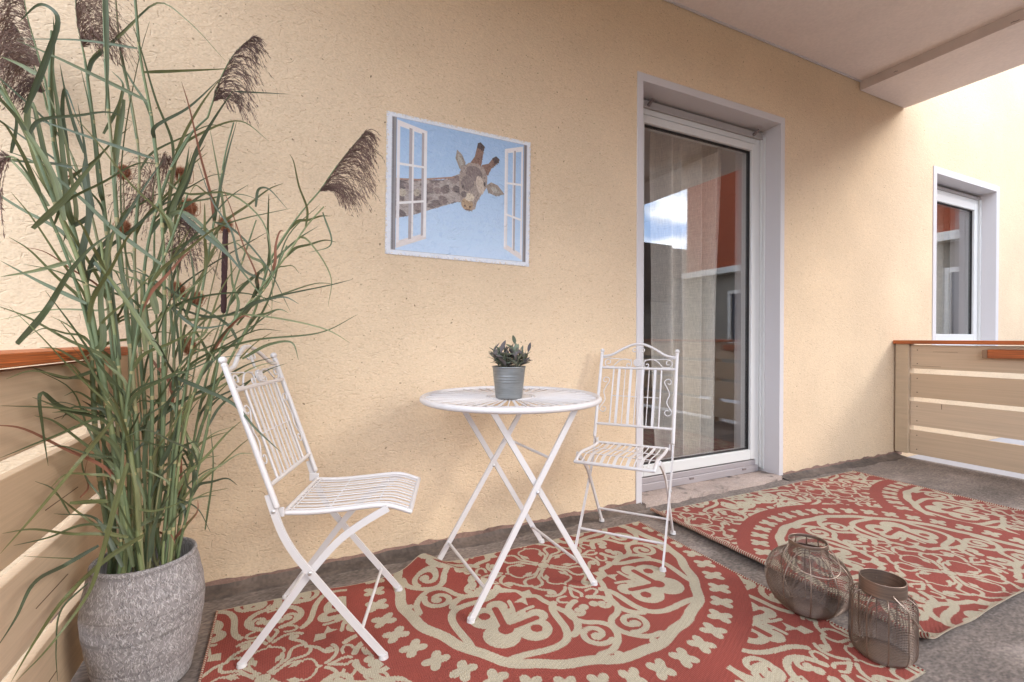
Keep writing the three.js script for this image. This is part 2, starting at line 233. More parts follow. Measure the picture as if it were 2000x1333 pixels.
// ---------- balcony door ----------
const ZF = -0.135;
{
  const o = thing('balcony_door', 'tall white framed glass balcony door with linen curtain behind it', 'door', [0, 0, 0]);
  const x0 = DOOR.x0 + DOOR.b + 0.0015, x1 = DOOR.x1 - DOOR.b - 0.0015, yT = 2.395, fr = 0.066;
  part('frame', [box(x0, x0 + fr, 0.05, yT, ZF - 0.075, ZF), box(x1 - fr, x1, 0.05, yT, ZF - 0.075, ZF), box(x0 + fr, x1 - fr, yT - 0.045, yT, ZF - 0.075, ZF - 0.0005)], pvc, o);
  part('frame_rib', [box(x1 - 0.026, x1 - 0.012, 0.052, yT - 0.01, ZF + 0.0005, ZF + 0.012), box(x0 + 0.012, x0 + 0.026, 0.052, yT - 0.01, ZF + 0.0005, ZF + 0.012)], pvc, o);
  const s0 = x0 + fr + 0.008, s1 = x1 - fr - 0.008, sb = 0.117, st = yT - 0.054, w = 0.05;
  part('sash', [box(s0, s0 + w, sb, st, ZF - 0.07, ZF + 0.014, 0.005), box(s1 - w, s1, sb, st, ZF - 0.07, ZF + 0.014, 0.005), box(s0 + w, s1 - w, st - w, st, ZF - 0.07, ZF + 0.0135, 0.005), box(s0 + w, s1 - w, sb, sb + 0.07, ZF - 0.07, ZF + 0.0135, 0.005)], pvc, o);
  const g0 = s0 + w, g1 = s1 - w, gy0 = sb + 0.07, gy1 = st - w;
  part('gasket', [box(g0 - 0.001, g0 + 0.006, gy0, gy1, ZF - 0.03, ZF - 0.004, 0), box(g1 - 0.006, g1 + 0.001, gy0, gy1, ZF - 0.03, ZF - 0.004, 0), box(g0 + 0.006, g1 - 0.006, gy1 - 0.006, gy1 + 0.001, ZF - 0.03, ZF - 0.004, 0), box(g0 + 0.006, g1 - 0.006, gy0 - 0.001, gy0 + 0.006, ZF - 0.03, ZF - 0.004, 0)], gasket, o);
  for (const z of [ZF - 0.012, ZF - 0.03]) part('pane', new THREE.PlaneGeometry(g1 - g0 - 0.002, gy1 - gy0 - 0.002).translate((g0 + g1) / 2, (gy0 + gy1) / 2, z), glass, o);
  const th = part('threshold', [box(x0 + fr, x1 - fr + 0.02, 0.026, 0.072, ZF - 0.07, ZF + 0.016, 0.003), box(x0 + fr, x1 - fr, 0.0725, 0.108, ZF - 0.07, ZF + 0.008, 0.003)], alu, o);
  for (const x of [2.36, 2.86]) part('drain_cap', box(x, x + 0.036, 0.052, 0.064, ZF + 0.0162, ZF + 0.022, 0.002), pegMat, th);
  const sh = part('roller_shutter', [box(x0 + 0.004, x1 - 0.004, 2.3965, 2.436, ZF - 0.02, ZF + 0.006, 0.004), box(x0 + 0.004, x1 - 0.004, 2.384, 2.3962, ZF + 0.001, ZF + 0.014, 0.003)], shutterMat, o);
  for (const x of [x0 + 0.16, x1 - 0.1]) part('stop_peg', new THREE.CylinderGeometry(0.009, 0.011, 0.05, 14).rotateX(Math.PI / 2 - 0.45).translate(x, 2.416, ZF + 0.024), pegMat, sh);
  part('guide_rail', [box(x1 - 0.0115, x1 - 0.001, 0.04, 2.40, ZF + 0.0005, ZF + 0.03, 0.002)], pvc, o);
}
// ---------- window beyond the railing ----------
{
  const o = thing('window', 'white framed window set in the wall beyond the railing', 'window', [0, 0, 0]);
  const x0 = WIN.x0 + WIN.b + 0.0015, x1 = WIN.x1 - WIN.b - 0.0015, y0 = WIN.y0 + 0.032, yT = 2.385, fr = 0.06, Z = -0.125;
  part('frame', [box(x0, x0 + fr, y0, yT, Z - 0.07, Z), box(x1 - fr, x1, y0, yT, Z - 0.07, Z), box(x0 + fr, x1 - fr, yT - 0.04, yT, Z - 0.07, Z - 0.0005), box(x0 + fr, x1 - fr, y0, y0 + 0.05, Z - 0.07, Z - 0.0005)], pvc, o);
  const s0 = x0 + fr + 0.004, s1 = x1 - fr - 0.004, sb = y0 + 0.056, st = yT - 0.046, w = 0.07;
  part('sash', [box(s0, s0 + w, sb, st, Z - 0.06, Z + 0.014, 0.005), box(s1 - w, s1, sb, st, Z - 0.06, Z + 0.014, 0.005), box(s0 + w, s1 - w, st - w, st, Z - 0.06, Z + 0.0135, 0.005), box(s0 + w, s1 - w, sb, sb + w, Z - 0.06, Z + 0.0135, 0.005)], pvc, o);
  const g0 = s0 + w, g1 = s1 - w, gy0 = sb + w, gy1 = st - w;
  part('gasket', [box(g1 - 0.006, g1 + 0.001, gy0, gy1, Z - 0.03, Z - 0.004, 0), box(g0 + 0.006, g1 - 0.006, gy1 - 0.006, gy1 + 0.001, Z - 0.03, Z - 0.004, 0)], gasket, o);
  for (const z of [Z - 0.012, Z - 0.03]) part('pane', new THREE.PlaneGeometry(g1 - g0 - 0.002, gy1 - gy0 - 0.002).translate((g0 + g1) / 2, (gy0 + gy1) / 2, z), glass, o);
  const sh = part('roller_shutter', box(x0 + 0.004, x1 - 0.004, 2.3865, 2.416, Z - 0.02, Z + 0.008, 0.004), shutterMat, o);
  part('guide_rail', box(x1 - 0.028, x1 - 0.001, y0, 2.386, Z + 0.0005, Z + 0.02, 0.002), pvc, o);
  part('sill', box(WIN.x0 + 0.01, WIN.x1 - 0.01, WIN.y0 - 0.02, WIN.y0 - 0.001, 0.001, 0.05, 0.004), alu, o);
}
// ---------- rooms behind door and window ----------
const innerWall = std({ color: hex('#cfc6ba'), roughness: 0.9 }), floorWood = std({ map: grain([112, 66, 40], 0.5, 171, 1 / 1.2, 1 / 0.3), roughness: 0.45 });
function room(name, label, x0, x1, z1) {
  const o = thing(name, label, 'room'); o.userData.kind = 'structure';
  part('floor', box(x0, x1, -0.05, 0.04, z1, -0.362, 0), floorWood, o);
  part('ceiling', box(x0, x1, 2.62, 2.7, z1, -0.362, 0), innerWall, o);
  part('back_wall', box(x0, x1, 0.0405, 2.6195, z1 - 0.1, z1 - 0.0005, 0), innerWall, o);
  part('side_wall', box(x0 - 0.1, x0 - 0.0005, -0.05, 2.7, z1 - 0.1, -0.3625, 0), innerWall, o);
  part('side_wall', box(x1 + 0.0005, x1 + 0.1, -0.05, 2.7, z1 - 0.1, -0.3625, 0), innerWall, o);
  return o;
}
room('living_room', 'dim room with brown wooden floor behind the balcony door', 0.6, 4.6, -3.6);
room('bedroom', 'dim room behind the window beyond the railing', 4.9, 8.2, -3.2);
const linen = (() => { const S = 512, a = tileNoise(S, S, [256, 18], 181, 1), b = tileNoise(S, S, [18, 256], 182, 1), c = tileNoise(S, S, [6, 6], 183, 3); return dtex(S, S, (i) => { const k = 1 + (a[i] - 0.5) * 0.1 + (b[i] - 0.5) * 0.1 + (c[i] - 0.5) * 0.05; return [226 * k, 219 * k, 204 * k]; }, true, 1 / 0.5); })();
const curtainMat = std({ map: linen, roughness: 0.95, side: THREE.DoubleSide });
function curtain(name, label, x0, x1, y0, y1, z, folds, amp, seed) {
  const nx = 160, ny = 30, pos = [], uv = [], idx = [], R = rng(seed), ph = R() * 6;
  for (let j = 0; j <= ny; j++) for (let i = 0; i <= nx; i++) {
    const u = i / nx, v = j / ny, spread = 0.86 + 0.14 * (1 - v), x = x0 + (x1 - x0) * (0.5 + (u - 0.5) * spread), a = u * folds * Math.PI * 2 + ph + n2(u * 2.2, v * 0.5 + seed) * 1.1;
    const zz = z + Math.sin(a) * amp * (0.55 + 0.45 * n2(u * 4 + seed, 3)) + Math.sin(a * 2.3 + v) * amp * 0.22;
    pos.push(x + Math.cos(a) * 0.008, y1 - (y1 - y0) * v, zz); uv.push(u * (x1 - x0) * 1.6, v * (y1 - y0));
  }
  for (let j = 0; j < ny; j++) for (let i = 0; i < nx; i++) { const a = j * (nx + 1) + i; idx.push(a, a + nx + 1, a + 1, a + 1, a + nx + 1, a + nx + 2); }
  const g = new THREE.BufferGeometry(); g.setAttribute('position', new THREE.Float32BufferAttribute(pos, 3)); g.setAttribute('uv', new THREE.Float32BufferAttribute(uv, 2)); g.setIndex(idx); g.computeVertexNormals();
  const o = thing(name, label, 'curtain', [(x0 + x1) / 2, 0, z]); g.translate(-(x0 + x1) / 2, 0, -z); part('cloth', g, curtainMat, o);
  part('curtain_rod', new THREE.CylinderGeometry(0.012, 0.012, x1 - x0 + 0.5, 12).rotateZ(Math.PI / 2).translate(0, y1 + 0.014, 0), alu, o); return o;
}
curtain('curtain', 'beige linen curtain hanging in folds behind the balcony door', 2.42, 3.04, 0.05, 2.58, -0.46, 2.9, 0.12, 3);
curtain('curtain', 'pale curtain hanging behind the window beyond the railing', 6.15, 6.95, 0.05, 2.56, -0.46, 6, 0.04, 9);

// ---------- what stands across the yard (seen through gaps and in the glass) ----------
tag(part('ground', new THREE.CircleGeometry(600, 64).rotateX(-Math.PI / 2).translate(0, -5.5, 0), std({ color: hex('#8b8780'), roughness: 1 })), 'grey yard and street below the balcony', 'ground', null, 'structure');
{
  const o = thing('orange_house', 'orange rendered house with white windows seen mirrored in the glass', 'building', [12, -5.5, 0]);
  part('wall', uvM(new THREE.BoxGeometry(7, 3.7, 8.25).translate(3.5, 8.5 + 1.85, 4.925)), std({ color: hex('#8f4326'), roughness: 0.9 }), o);
  part('lower_wall', uvM(new THREE.BoxGeometry(7, 8.49, 8.25).translate(3.55, 4.245, 4.925)), std({ color: hex('#8d877d'), roughness: 0.9 }), o);
  part('ledge', box(-0.25, 0.1, 8.42, 8.6, 0.8, 9.05, 0.01), pvc, o);
  for (const [z, y] of [[1.7, 6.3], [1.7, 9.2], [4.2, 6.3], [6.8, 6.3]]) {
    const w = part('window', [box(-0.06, -0.001, y, y + 0.1, z - 0.6, z + 0.6), box(-0.06, -0.001, y + 1.5, y + 1.6, z - 0.6, z + 0.6), box(-0.06, -0.001, y + 0.1, y + 1.5, z - 0.6, z - 0.5), box(-0.06, -0.001, y + 0.1, y + 1.5, z + 0.5, z + 0.6), box(-0.06, -0.001, y + 0.1, y + 1.5, z - 0.04, z + 0.04)], pvc, o);
    part('window_pane', box(-0.02, -0.002, y + 0.1, y + 1.5, z - 0.5, z + 0.5, 0), std({ color: hex('#39404a'), roughness: 0.1 }), w);
  }
  const h = thing('dark_roofed_house', 'low house with dark tiled roof and grey boarded front', 'building', [7.2, -5.5, 9.6]);
  part('wall', uvM(new THREE.BoxGeometry(8.4, 7.7, 6).translate(0, 3.85, 3)), std({ color: hex('#77736e'), roughness: 0.9 }), h);
  for (let k = 0; k < 6; k++) part('board_joint', box(-4.2, 4.2, 5.2 + k * 0.42, 5.23 + k * 0.42, -0.02, -0.002, 0), dark, h);
  part('roof', [uvM(new THREE.BoxGeometry(9, 1.9, 6.6).translate(0, 8.65, 3.1))], std({ color: hex('#4a423e'), roughness: 0.85 }), h);
}
// houses round the yard, low on the skyline
[[-34, 26, 16, 8, 9.4, '#a58d74', 'row house with tan walls and flat brown roof across the yard'], [-14, 30, 17, 8, 9.0, '#8f7d6c', 'row house with brown grey walls and flat roof across the yard'], [3, 32, 16, 8, 10.0, '#b09a7c', 'row house with sand coloured walls across the yard'], [20, 20, 9, 6, 11.4, '#6f665e', 'dark grey house wall standing behind the low house'], [27, 28, 15, 8, 9.6, '#8a7a70', 'row house with grey brown walls across the yard'], [36, 15, 14, 22, 10.5, '#9c866f', 'long tan house closing the yard side'], [-40, 10, 14, 22, 9.5, '#95826f', 'long brown house closing the yard side by the reeds']].forEach(([x, z, w, d, hh, col, label], i) => {
  const o = thing('row_house', label, 'building', [x, -5.5, z], 0, 'houses round the yard');
  part('wall', uvM(new THREE.BoxGeometry(w, hh - 1.6, d).translate(0, (hh - 1.6) / 2, 0)), std({ color: hex(col), roughness: 0.95 }), o);
  part('roof', uvM(new THREE.BoxGeometry(w + 0.5, 1.6, d + 0.5).translate(0, hh - 0.798, 0)), std({ color: hex('#5b4a42'), roughness: 0.9 }), o);
});
{ // pale sheet roof beside the balcony
  const o = thing('neighbouring_roof', 'pale grey sheet metal roof below the railing, beside the balcony', 'roof', [4.72, 0, 0]);
  part('sheet', box(0, 5.2, -0.09, -0.03, 0.004, 3.4, 0.003), std({ color: hex('#a8a7aa'), roughness: 0.6 }), o);
  for (let k = 0; k < 6; k++) part('seam', box(0.35 + k * 0.85, 0.375 + k * 0.85, -0.0298, -0.005, 0.006, 3.39, 0.003), std({ color: hex('#8f8e92'), roughness: 0.6 }), o);
}
// ---------- rugs ----------
const BEIGE = '#b3a891', RED = '#8f4135';
function rugArt(x0, z0, w, h, motifs) {
  const S = 1080, W = 2048, Hh = Math.round(W * h / w), K = W / w, [c, g] = canvas(W, Hh);
  g.fillStyle = RED; g.fillRect(0, 0, W, Hh); g.setTransform(K, 0, 0, K, -x0 * K, -z0 * K); g.lineCap = 'round'; g.lineJoin = 'round'; g.strokeStyle = g.fillStyle = BEIGE;
  const dot = (x, y, r) => { g.beginPath(); g.arc(x, y, r, 0, 7); g.fill(); };
  const line = (lw, ...p) => { g.lineWidth = lw; g.beginPath(); g.moveTo(p[0], p[1]); for (let i = 2; i < p.length; i += 6) g.bezierCurveTo(p[i], p[i + 1], p[i + 2], p[i + 3], p[i + 4], p[i + 5]); g.stroke(); };
  const spiral = (x, y, r, a0, turns, dir, lw) => { g.lineWidth = lw; g.beginPath(); const n = 40; for (let i = 0; i <= n; i++) { const t = i / n, a = a0 + dir * turns * 2 * Math.PI * t, q = r * (1 - t * 0.78); const px = x + Math.cos(a) * q, py = y + Math.sin(a) * q; i ? g.lineTo(px, py) : g.moveTo(px, py); } g.stroke(); const a = a0 + dir * turns * 2 * Math.PI; dot(x + Math.cos(a) * r * 0.22, y + Math.sin(a) * r * 0.22, lw * 0.85); };
  const mirror = (f) => { f(); g.save(); g.scale(1, -1); f(); g.restore(); };
  const rot = (n, f, off = 0) => { for (let i = 0; i < n; i++) { g.save(); g.rotate(off + i / n * Math.PI * 2); f(i); g.restore(); } };
  const clover = (s) => { for (const [a, b] of [[1, 0.75], [-1, 0.75], [1, -0.75], [-1, -0.75]]) { g.beginPath(); g.ellipse(a * s * 0.52, b * s * 0.55, s * 0.55, s * 0.42, a * b * 0.7, 0, 7); g.fill(); } dot(0, 0, s * 0.6); };
  const trefoil = () => { // solid three-lobed figure with cut out lines, pointing along +x
    g.fillStyle = BEIGE; for (const [x, y, r] of [[0.5, 0, 0.062], [0.43, 0.085, 0.062], [0.43, -0.085, 0.062], [0.4, 0, 0.06], [0.355, 0.075, 0.038], [0.355, -0.075, 0.038]]) dot(x, y, r);
    g.fillStyle = g.strokeStyle = RED; dot(0.465, 0, 0.026); line(0.024, 0.465, 0, 0.43, 0.03, 0.40, 0.05, 0.37, 0.075); line(0.024, 0.465, 0, 0.43, -0.03, 0.40, -0.05, 0.37, -0.075); dot(0.425, 0.093, 0.02); dot(0.425, -0.093, 0.02); g.fillRect(0.29, -0.014, 0.09, 0.028);
    g.fillStyle = g.strokeStyle = BEIGE; line(0.016, 0.31, -0.045, 0.34, -0.02, 0.36, -0.01, 0.385, 0); line(0.016, 0.31, 0.045, 0.34, 0.02, 0.36, 0.01, 0.385, 0); g.beginPath(); g.moveTo(0.26, 0); g.lineTo(0.31, 0.028); g.lineTo(0.30, 0); g.lineTo(0.31, -0.028); g.fill();
  };
  const heart = () => mirror(() => { // paired scrolls, along +x
    line(0.024, 0.285, 0.03, 0.32, 0.13, 0.40, 0.10, 0.42, 0.045, 0.44, -0.01, 0.50, -0.01, 0.545, 0.045, 0.575, 0.085, 0.56, 0.10, 0.565, 0.125);
    spiral(0.475, 0.075, 0.056, -0.6, 1.15, 1, 0.023); spiral(0.345, 0.052, 0.03, 2.2, 0.8, -1, 0.018); dot(0.587, 0.07, 0.016); dot(0.33, 0.022, 0.018);
  });
  const core = (k = 1) => {
    dot(0, 0, 0.024 * k);
    rot(8, (i) => { dot(0.215 * k, 0, 0.014 * k); g.beginPath(); g.moveTo(0.075 * k, 0); g.lineTo(0.1 * k, 0.012 * k); g.lineTo(0.128 * k, 0); g.lineTo(0.1 * k, -0.012 * k); g.fill(); }, Math.PI / 8);
    rot(4, () => mirror(() => { line(0.012 * k, 0.245 * k, 0.045 * k, 0.23 * k, 0.09 * k, 0.27 * k, 0.1 * k, 0.28 * k, 0.06 * k); }));
    rot(4, () => { mirror(() => { line(0.0093 * k, 0.03 * k, 0.012 * k, 0.06 * k, 0.055 * k, 0.10 * k, 0.06 * k, 0.115 * k, 0.045 * k, 0.12 * k, 0.06 * k, 0.15 * k, 0.05 * k, 0.155 * k, 0.028 * k, 0.165 * k, 0.02 * k, 0.15 * k, 0.008 * k, 0.175 * k, 0); }); });
    rot(4, () => { mirror(() => { line(0.0135 * k, 0.028 * k, 0, 0.06 * k, 0.02 * k, 0.09 * k, 0.0, 0.11 * k, 0.012 * k, 0.13 * k, 0.03 * k, 0.15 * k, 0.05 * k, 0.175 * k, 0.02 * k); line(0.0145 * k, 0.175 * k, 0.0, 0.21 * k, 0.05 * k, 0.16 * k, 0.085 * k, 0.20 * k, 0.10 * k); }); g.beginPath(); g.moveTo(0.205 * k, 0); g.lineTo(0.24 * k, 0.026 * k); g.lineTo(0.265 * k, 0); g.lineTo(0.24 * k, -0.026 * k); g.fill(); }, Math.PI / 4);
    rot(4, () => mirror(() => { line(0.0145 * k, 0.19 * k, 0.012 * k, 0.22 * k, 0.03 * k, 0.24 * k, 0.07 * k, 0.21 * k, 0.105 * k); line(0.0135 * k, 0.20 * k, 0, 0.24 * k, 0.012 * k, 0.25 * k, 0.03 * k, 0.27 * k, 0.01 * k); }));
  };
  const sprig = (x, y, a, k) => { g.save(); g.translate(x, y); g.rotate(a); g.scale(k, k); mirror(() => { line(0.012, 0, 0, 0.02, 0.02, 0.03, 0.035, 0.055, 0.03); line(0.011, 0.02, 0.005, 0.05, 0.01, 0.06, 0.02, 0.085, 0.008); }); dot(0.09, 0, 0.011); g.restore(); };
  const M = () => {
    g.fillStyle = RED; dot(0, 0, 0.79); g.fillStyle = BEIGE;
    g.lineWidth = 0.04; g.beginPath(); for (let i = 0; i <= 240; i++) { const a = i / 240 * Math.PI * 2, r = 0.604 + 0.006 * Math.sin(a * 9) + 0.004 * Math.sin(a * 23); i ? g.lineTo(Math.cos(a) * r, Math.sin(a) * r) : g.moveTo(r, 0); } g.stroke();
    rot(44, () => { g.save(); g.translate(0.69, 0); clover(0.037); g.restore(); });
    core(); rot(4, () => { trefoil(); mirror(() => { line(0.027, 0.26, 0.11, 0.33, 0.10, 0.36, 0.19, 0.44, 0.20, 0.51, 0.20, 0.54, 0.10, 0.60, 0.06); line(0.026, 0.285, 0.115, 0.30, 0.20, 0.36, 0.24, 0.42, 0.215); line(0.024, 0.27, 0.10, 0.25, 0.03, 0.22, 0.06, 0.26, 0.0); }); }, Math.PI / 4); rot(4, heart); rot(4, () => mirror(() => { sprig(0.315, 0.165, 1.9, 0.6); }), Math.PI / 4);
  };
  const S_ = () => { // open rosette with scrolled arms
    core(0.95); rot(4, () => { g.save(); g.scale(0.92, 0.92); trefoil(); g.restore(); mirror(() => { line(0.022, 0.24, 0.1, 0.31, 0.10, 0.33, 0.17, 0.41, 0.18, 0.48, 0.18, 0.50, 0.10, 0.56, 0.05); spiral(0.40, 0.245, 0.05, 2.4, 1.1, 1, 0.02); line(0.022, 0.36, 0.28, 0.40, 0.33, 0.48, 0.30, 0.52, 0.22); }); }, Math.PI / 4);
    rot(4, () => { g.save(); g.scale(0.94, 0.94); heart(); g.restore(); mirror(() => { line(0.02, 0.52, 0.03, 0.58, 0.05, 0.60, 0.12, 0.68, 0.12); dot(0.64, 0.06, 0.022); spiral(0.60, 0.18, 0.045, 0.4, 1.1, -1, 0.02); }); });
    rot(8, () => mirror(() => { sprig(0.36, 0.12, 0.9, 0.8); sprig(0.52, 0.17, -0.4, 0.9); sprig(0.66, 0.2, 0.5, 0.9); }), Math.PI / 8);
  };
  const F_ = () => { rot(2, () => mirror(() => { spiral(0.08, 0.06, 0.055, 3.0, 1.15, -1, 0.022); line(0.022, 0, 0, 0.02, 0.05, 0.04, 0.13, 0.13, 0.12); line(0.02, 0.13, 0.12, 0.18, 0.1, 0.2, 0.05, 0.23, 0.06); dot(0.19, 0.015, 0.02); })); clover(0.03); };
  for (const [kind, x, z, a = 0, k = 1] of motifs) { g.save(); g.translate(x, z); g.rotate(a); g.scale(k, k); ({ M, S: S_, F: F_ })[kind](); g.restore(); }
  // woven ribs: the pattern steps sideways from rib to rib
  g.setTransform(1, 0, 0, 1, 0, 0); const src = g.getImageData(0, 0, W, Hh), out = g.createImageData(W, Hh), R = rng(3), rib = 5, off = []; for (let i = 0; i <= W / rib + 1; i++) off.push((i % 2 ? 1 : -1) + Math.round((R() - 0.5) * 3));
  const n = tileNoise(512, 512, [6, 6], 201, 4), f = tileNoise(512, 512, [170, 170], 202, 1);
  for (let y = 0; y < Hh; y++) for (let x = 0; x < W; x++) {
    const o = off[Math.floor(x / rib)], yy = Math.max(0, Math.min(Hh - 1, y + o)), s = (yy * W + x) * 4, d = (y * W + x) * 4, ph = x % rib;
    const stitch = ((y + (Math.floor(x / rib) % 2) * 3) % 7) < 2 ? 0.93 : 1, k = (0.93 + 0.14 * n[((y >> 1) % 512) * 512 + ((x >> 1) % 512)]) * (0.95 + 0.1 * f[(y % 512) * 512 + x % 512]) * stitch * (ph === 0 ? 0.9 : 1);
    const red = src.data[s] - src.data[s + 2] > 55; for (let q = 0; q < 3; q++) out.data[d + q] = Math.min(255, src.data[s + q] * k); if (!red && ph === 0) out.data[d + 2] *= 0.94; out.data[d + 3] = 255;
  }
  // plain woven border line along the long edges, selvedge at the ends
  g.putImageData(out, 0, 0); g.fillStyle = BEIGE; g.globalAlpha = 0.85; g.fillRect(0, 0, W, 5); g.fillRect(0, Hh - 6, W, 6); g.globalAlpha = 1;
  return c;
}
const ribBump = (() => { const [c, g] = canvas(64, 64); for (let x = 0; x < 64; x++) for (let y = 0; y < 64; y++) { const v = 120 + 90 * Math.abs(Math.sin(x / 8 * Math.PI)) + 40 * Math.sin((y + Math.floor(x / 8) * 4) / 8 * Math.PI); g.fillStyle = `rgb(${v},${v},${v})`; g.fillRect(x, y, 1, 1); } return c; })();
const stripe = (() => { const [c, g] = canvas(256, 64); g.fillStyle = RED; g.fillRect(0, 0, 256, 64); g.fillStyle = BEIGE; for (let i = 0; i < 16; i++) g.fillRect(i * 16, 0, 8, 64); return c; })();
function rug(name, label, x0, x1, z0, z1, motifs, hfun, zfun, hems) {
  const w = x1 - x0, h = z1 - z0, nx = 180, nz = 120, pos = [], uv = [], idx = [], T = 0.0045;
  const o = thing(name, label, 'rug', [(x0 + x1) / 2, 0.0008, (z0 + z1) / 2]); const cx = (x0 + x1) / 2, cz = (z0 + z1) / 2;
  const P = (i, j) => { const x = x0 + w * i / nx, t = j / nz; let z = z0 + h * t + zfun(x) * (1 - t) ** 3; return [x, hfun(x, z0 + h * t), z]; };
  for (const top of [1, 0]) for (let j = 0; j <= nz; j++) for (let i = 0; i <= nx; i++) { const [x, y, z] = P(i, j); pos.push(x - cx, y + (top ? T : 0), z - cz); uv.push(i / nx, 1 - j / nz); }
  const N = (nx + 1) * (nz + 1), q = (a, b, c, d) => idx.push(a, b, c, b, d, c);
  for (let j = 0; j < nz; j++) for (let i = 0; i < nx; i++) { const a = j * (nx + 1) + i; q(a, a + nx + 1, a + 1, a + nx + 2); q(N + a, N + a + 1, N + a + nx + 1, N + a + nx + 2); }
  for (let i = 0; i < nx; i++) { q(i, i + 1, N + i, N + i + 1); const a = nz * (nx + 1) + i; q(a, N + a, a + 1, N + a + 1); }
  for (let j = 0; j < nz; j++) { const a = j * (nx + 1), b = a + nx; q(a, N + a, a + nx + 1, N + a + nx + 1); q(b, b + nx + 1, N + b, N + b + nx + 1); }
  const g = new THREE.BufferGeometry(); g.setAttribute('position', new THREE.Float32BufferAttribute(pos, 3)); g.setAttribute('uv', new THREE.Float32BufferAttribute(uv, 2)); g.setIndex(idx);
  const t = ctex(rugArt(x0, z0, w, h, motifs)); t.anisotropy = 8; const b = ctex(ribBump, false, w / 0.052, h / 0.052);
  part('woven_field', toCreasedNormals(g, 0.9), std({ map: t, bumpMap: b, bumpScale: 0.0016, roughness: 0.88 }), o);
  // bound ends: thick hems
  for (const [side, r, lift] of hems) {
    const pts = [], n = 60; for (let k = 0; k <= n; k++) { const [x, y, z] = P(side < 0 ? 0 : nx, Math.round(k / n * nz)); pts.push(V(x - cx + side * 0.004, y + r * 0.85 + lift * (0.6 + 0.4 * n2(k * 0.11, side)), z - cz)); }
    const hg = new THREE.TubeGeometry(curve(pts), 160, r, 10, false); const s = ctex(stripe, true, h / 0.16, 1); part('hem', hg, std({ map: s, roughness: 0.9 }), o);
  }
  return o;
}
const G2 = (x, z, cx, cz, a, lx, ly) => { const dx = x - cx, dz = z - cz, u = dx * Math.cos(a) + dz * Math.sin(a), v = -dx * Math.sin(a) + dz * Math.cos(a); return Math.exp(-((u / lx) ** 2) - ((v / ly) ** 2)); };
rug('patterned_rug', 'brick red and beige scroll pattern rug under the table and chairs', -0.215, 1.662, 0.192, 1.415,
  [['S', -0.06, 0.62, 0.08, 0.92], ['S', 1.70, 1.30, 0, 1], ['S', 0.30, 1.30, 0, 0.95], ['F', 1.40, 0.215, 0.3, 0.7], ['M', 0.983, 0.385]],
  (x, z) => Math.max(0, 0.045 * G2(x, z, 0.53, 0.2, 1.0, 0.16, 0.05) + 0.028 * G2(x, z, 0.68, 0.42, 0.95, 0.13, 0.035) + 0.010 * G2(x, z, 0.12, 0.22, 0.6, 0.22, 0.06) + 0.0015 * (1 + n2(x * 2.2, z * 2.6))),
  (x) => -0.035 * Math.exp(-(((x - 0.5) / 0.1) ** 2)) + 0.014 * Math.sin(x * 7) * Math.exp(-(((x) / 0.5) ** 2)) - 0.012 * Math.exp(-(((x - 1.3) / 0.2) ** 2)), [[-1, 0.004, 0], [1, 0.0042, 0]]);
rug('patterned_rug', 'brick red and beige scroll pattern rug in front of the balcony door', 1.815, 3.712, 0.128, 1.362,
  [['S', 3.10, 0.30, 0, 0.96], ['S', 1.87, 0.33, 0, 0.96], ['F', 2.48, 0.2, 0, 0.9], ['M', 3.68, 1.14], ['M', 2.46, 1.162]],
  (x, z) => 0.0015 * (1 + n2(x * 2.1, z * 2.3 + 9)) + 0.016 * Math.max(0, 1 - (x - 1.815) / 0.06) ** 2 + 0.022 * Math.max(0, (z - 1.31) / 0.05) ** 2 * (0.6 + 0.4 * n2(x * 3, 4)), (x) => 0, [[-1, 0.009, 0.004], [1, 0.005, 0]]);
// ---------- white metal furniture ----------
const enamel = std({ map: (() => { const S = 256, a = tileNoise(S, S, [6, 6], 211, 5), b = tileNoise(S, S, [30, 30], 212, 3); return dtex(S, S, (i) => { const k = 1 + (a[i] - 0.5) * 0.06, w = Math.max(0, b[i] - 0.78) * 1.4; return [212 * k * (1 - w), 206 * k * (1 - w * 1.1), 202 * k * (1 - w * 1.3)]; }, true, 2); })(), roughness: 0.4 });
const steel = std({ color: hex('#c9c6c2'), roughness: 0.3, metalness: 0.7 });
const capMat = std({ color: hex('#d0ccc8'), roughness: 0.5 });
function spiralPts(cx, cy, r, a0, turns, dir, plane, n = 22) { const o = []; for (let i = 0; i <= n; i++) { const t = i / n, a = a0 + dir * turns * 2 * Math.PI * t, q = r * (1 - t * 0.72); o.push(plane(cx + Math.cos(a) * q, cy + Math.sin(a) * q)); } return o; }
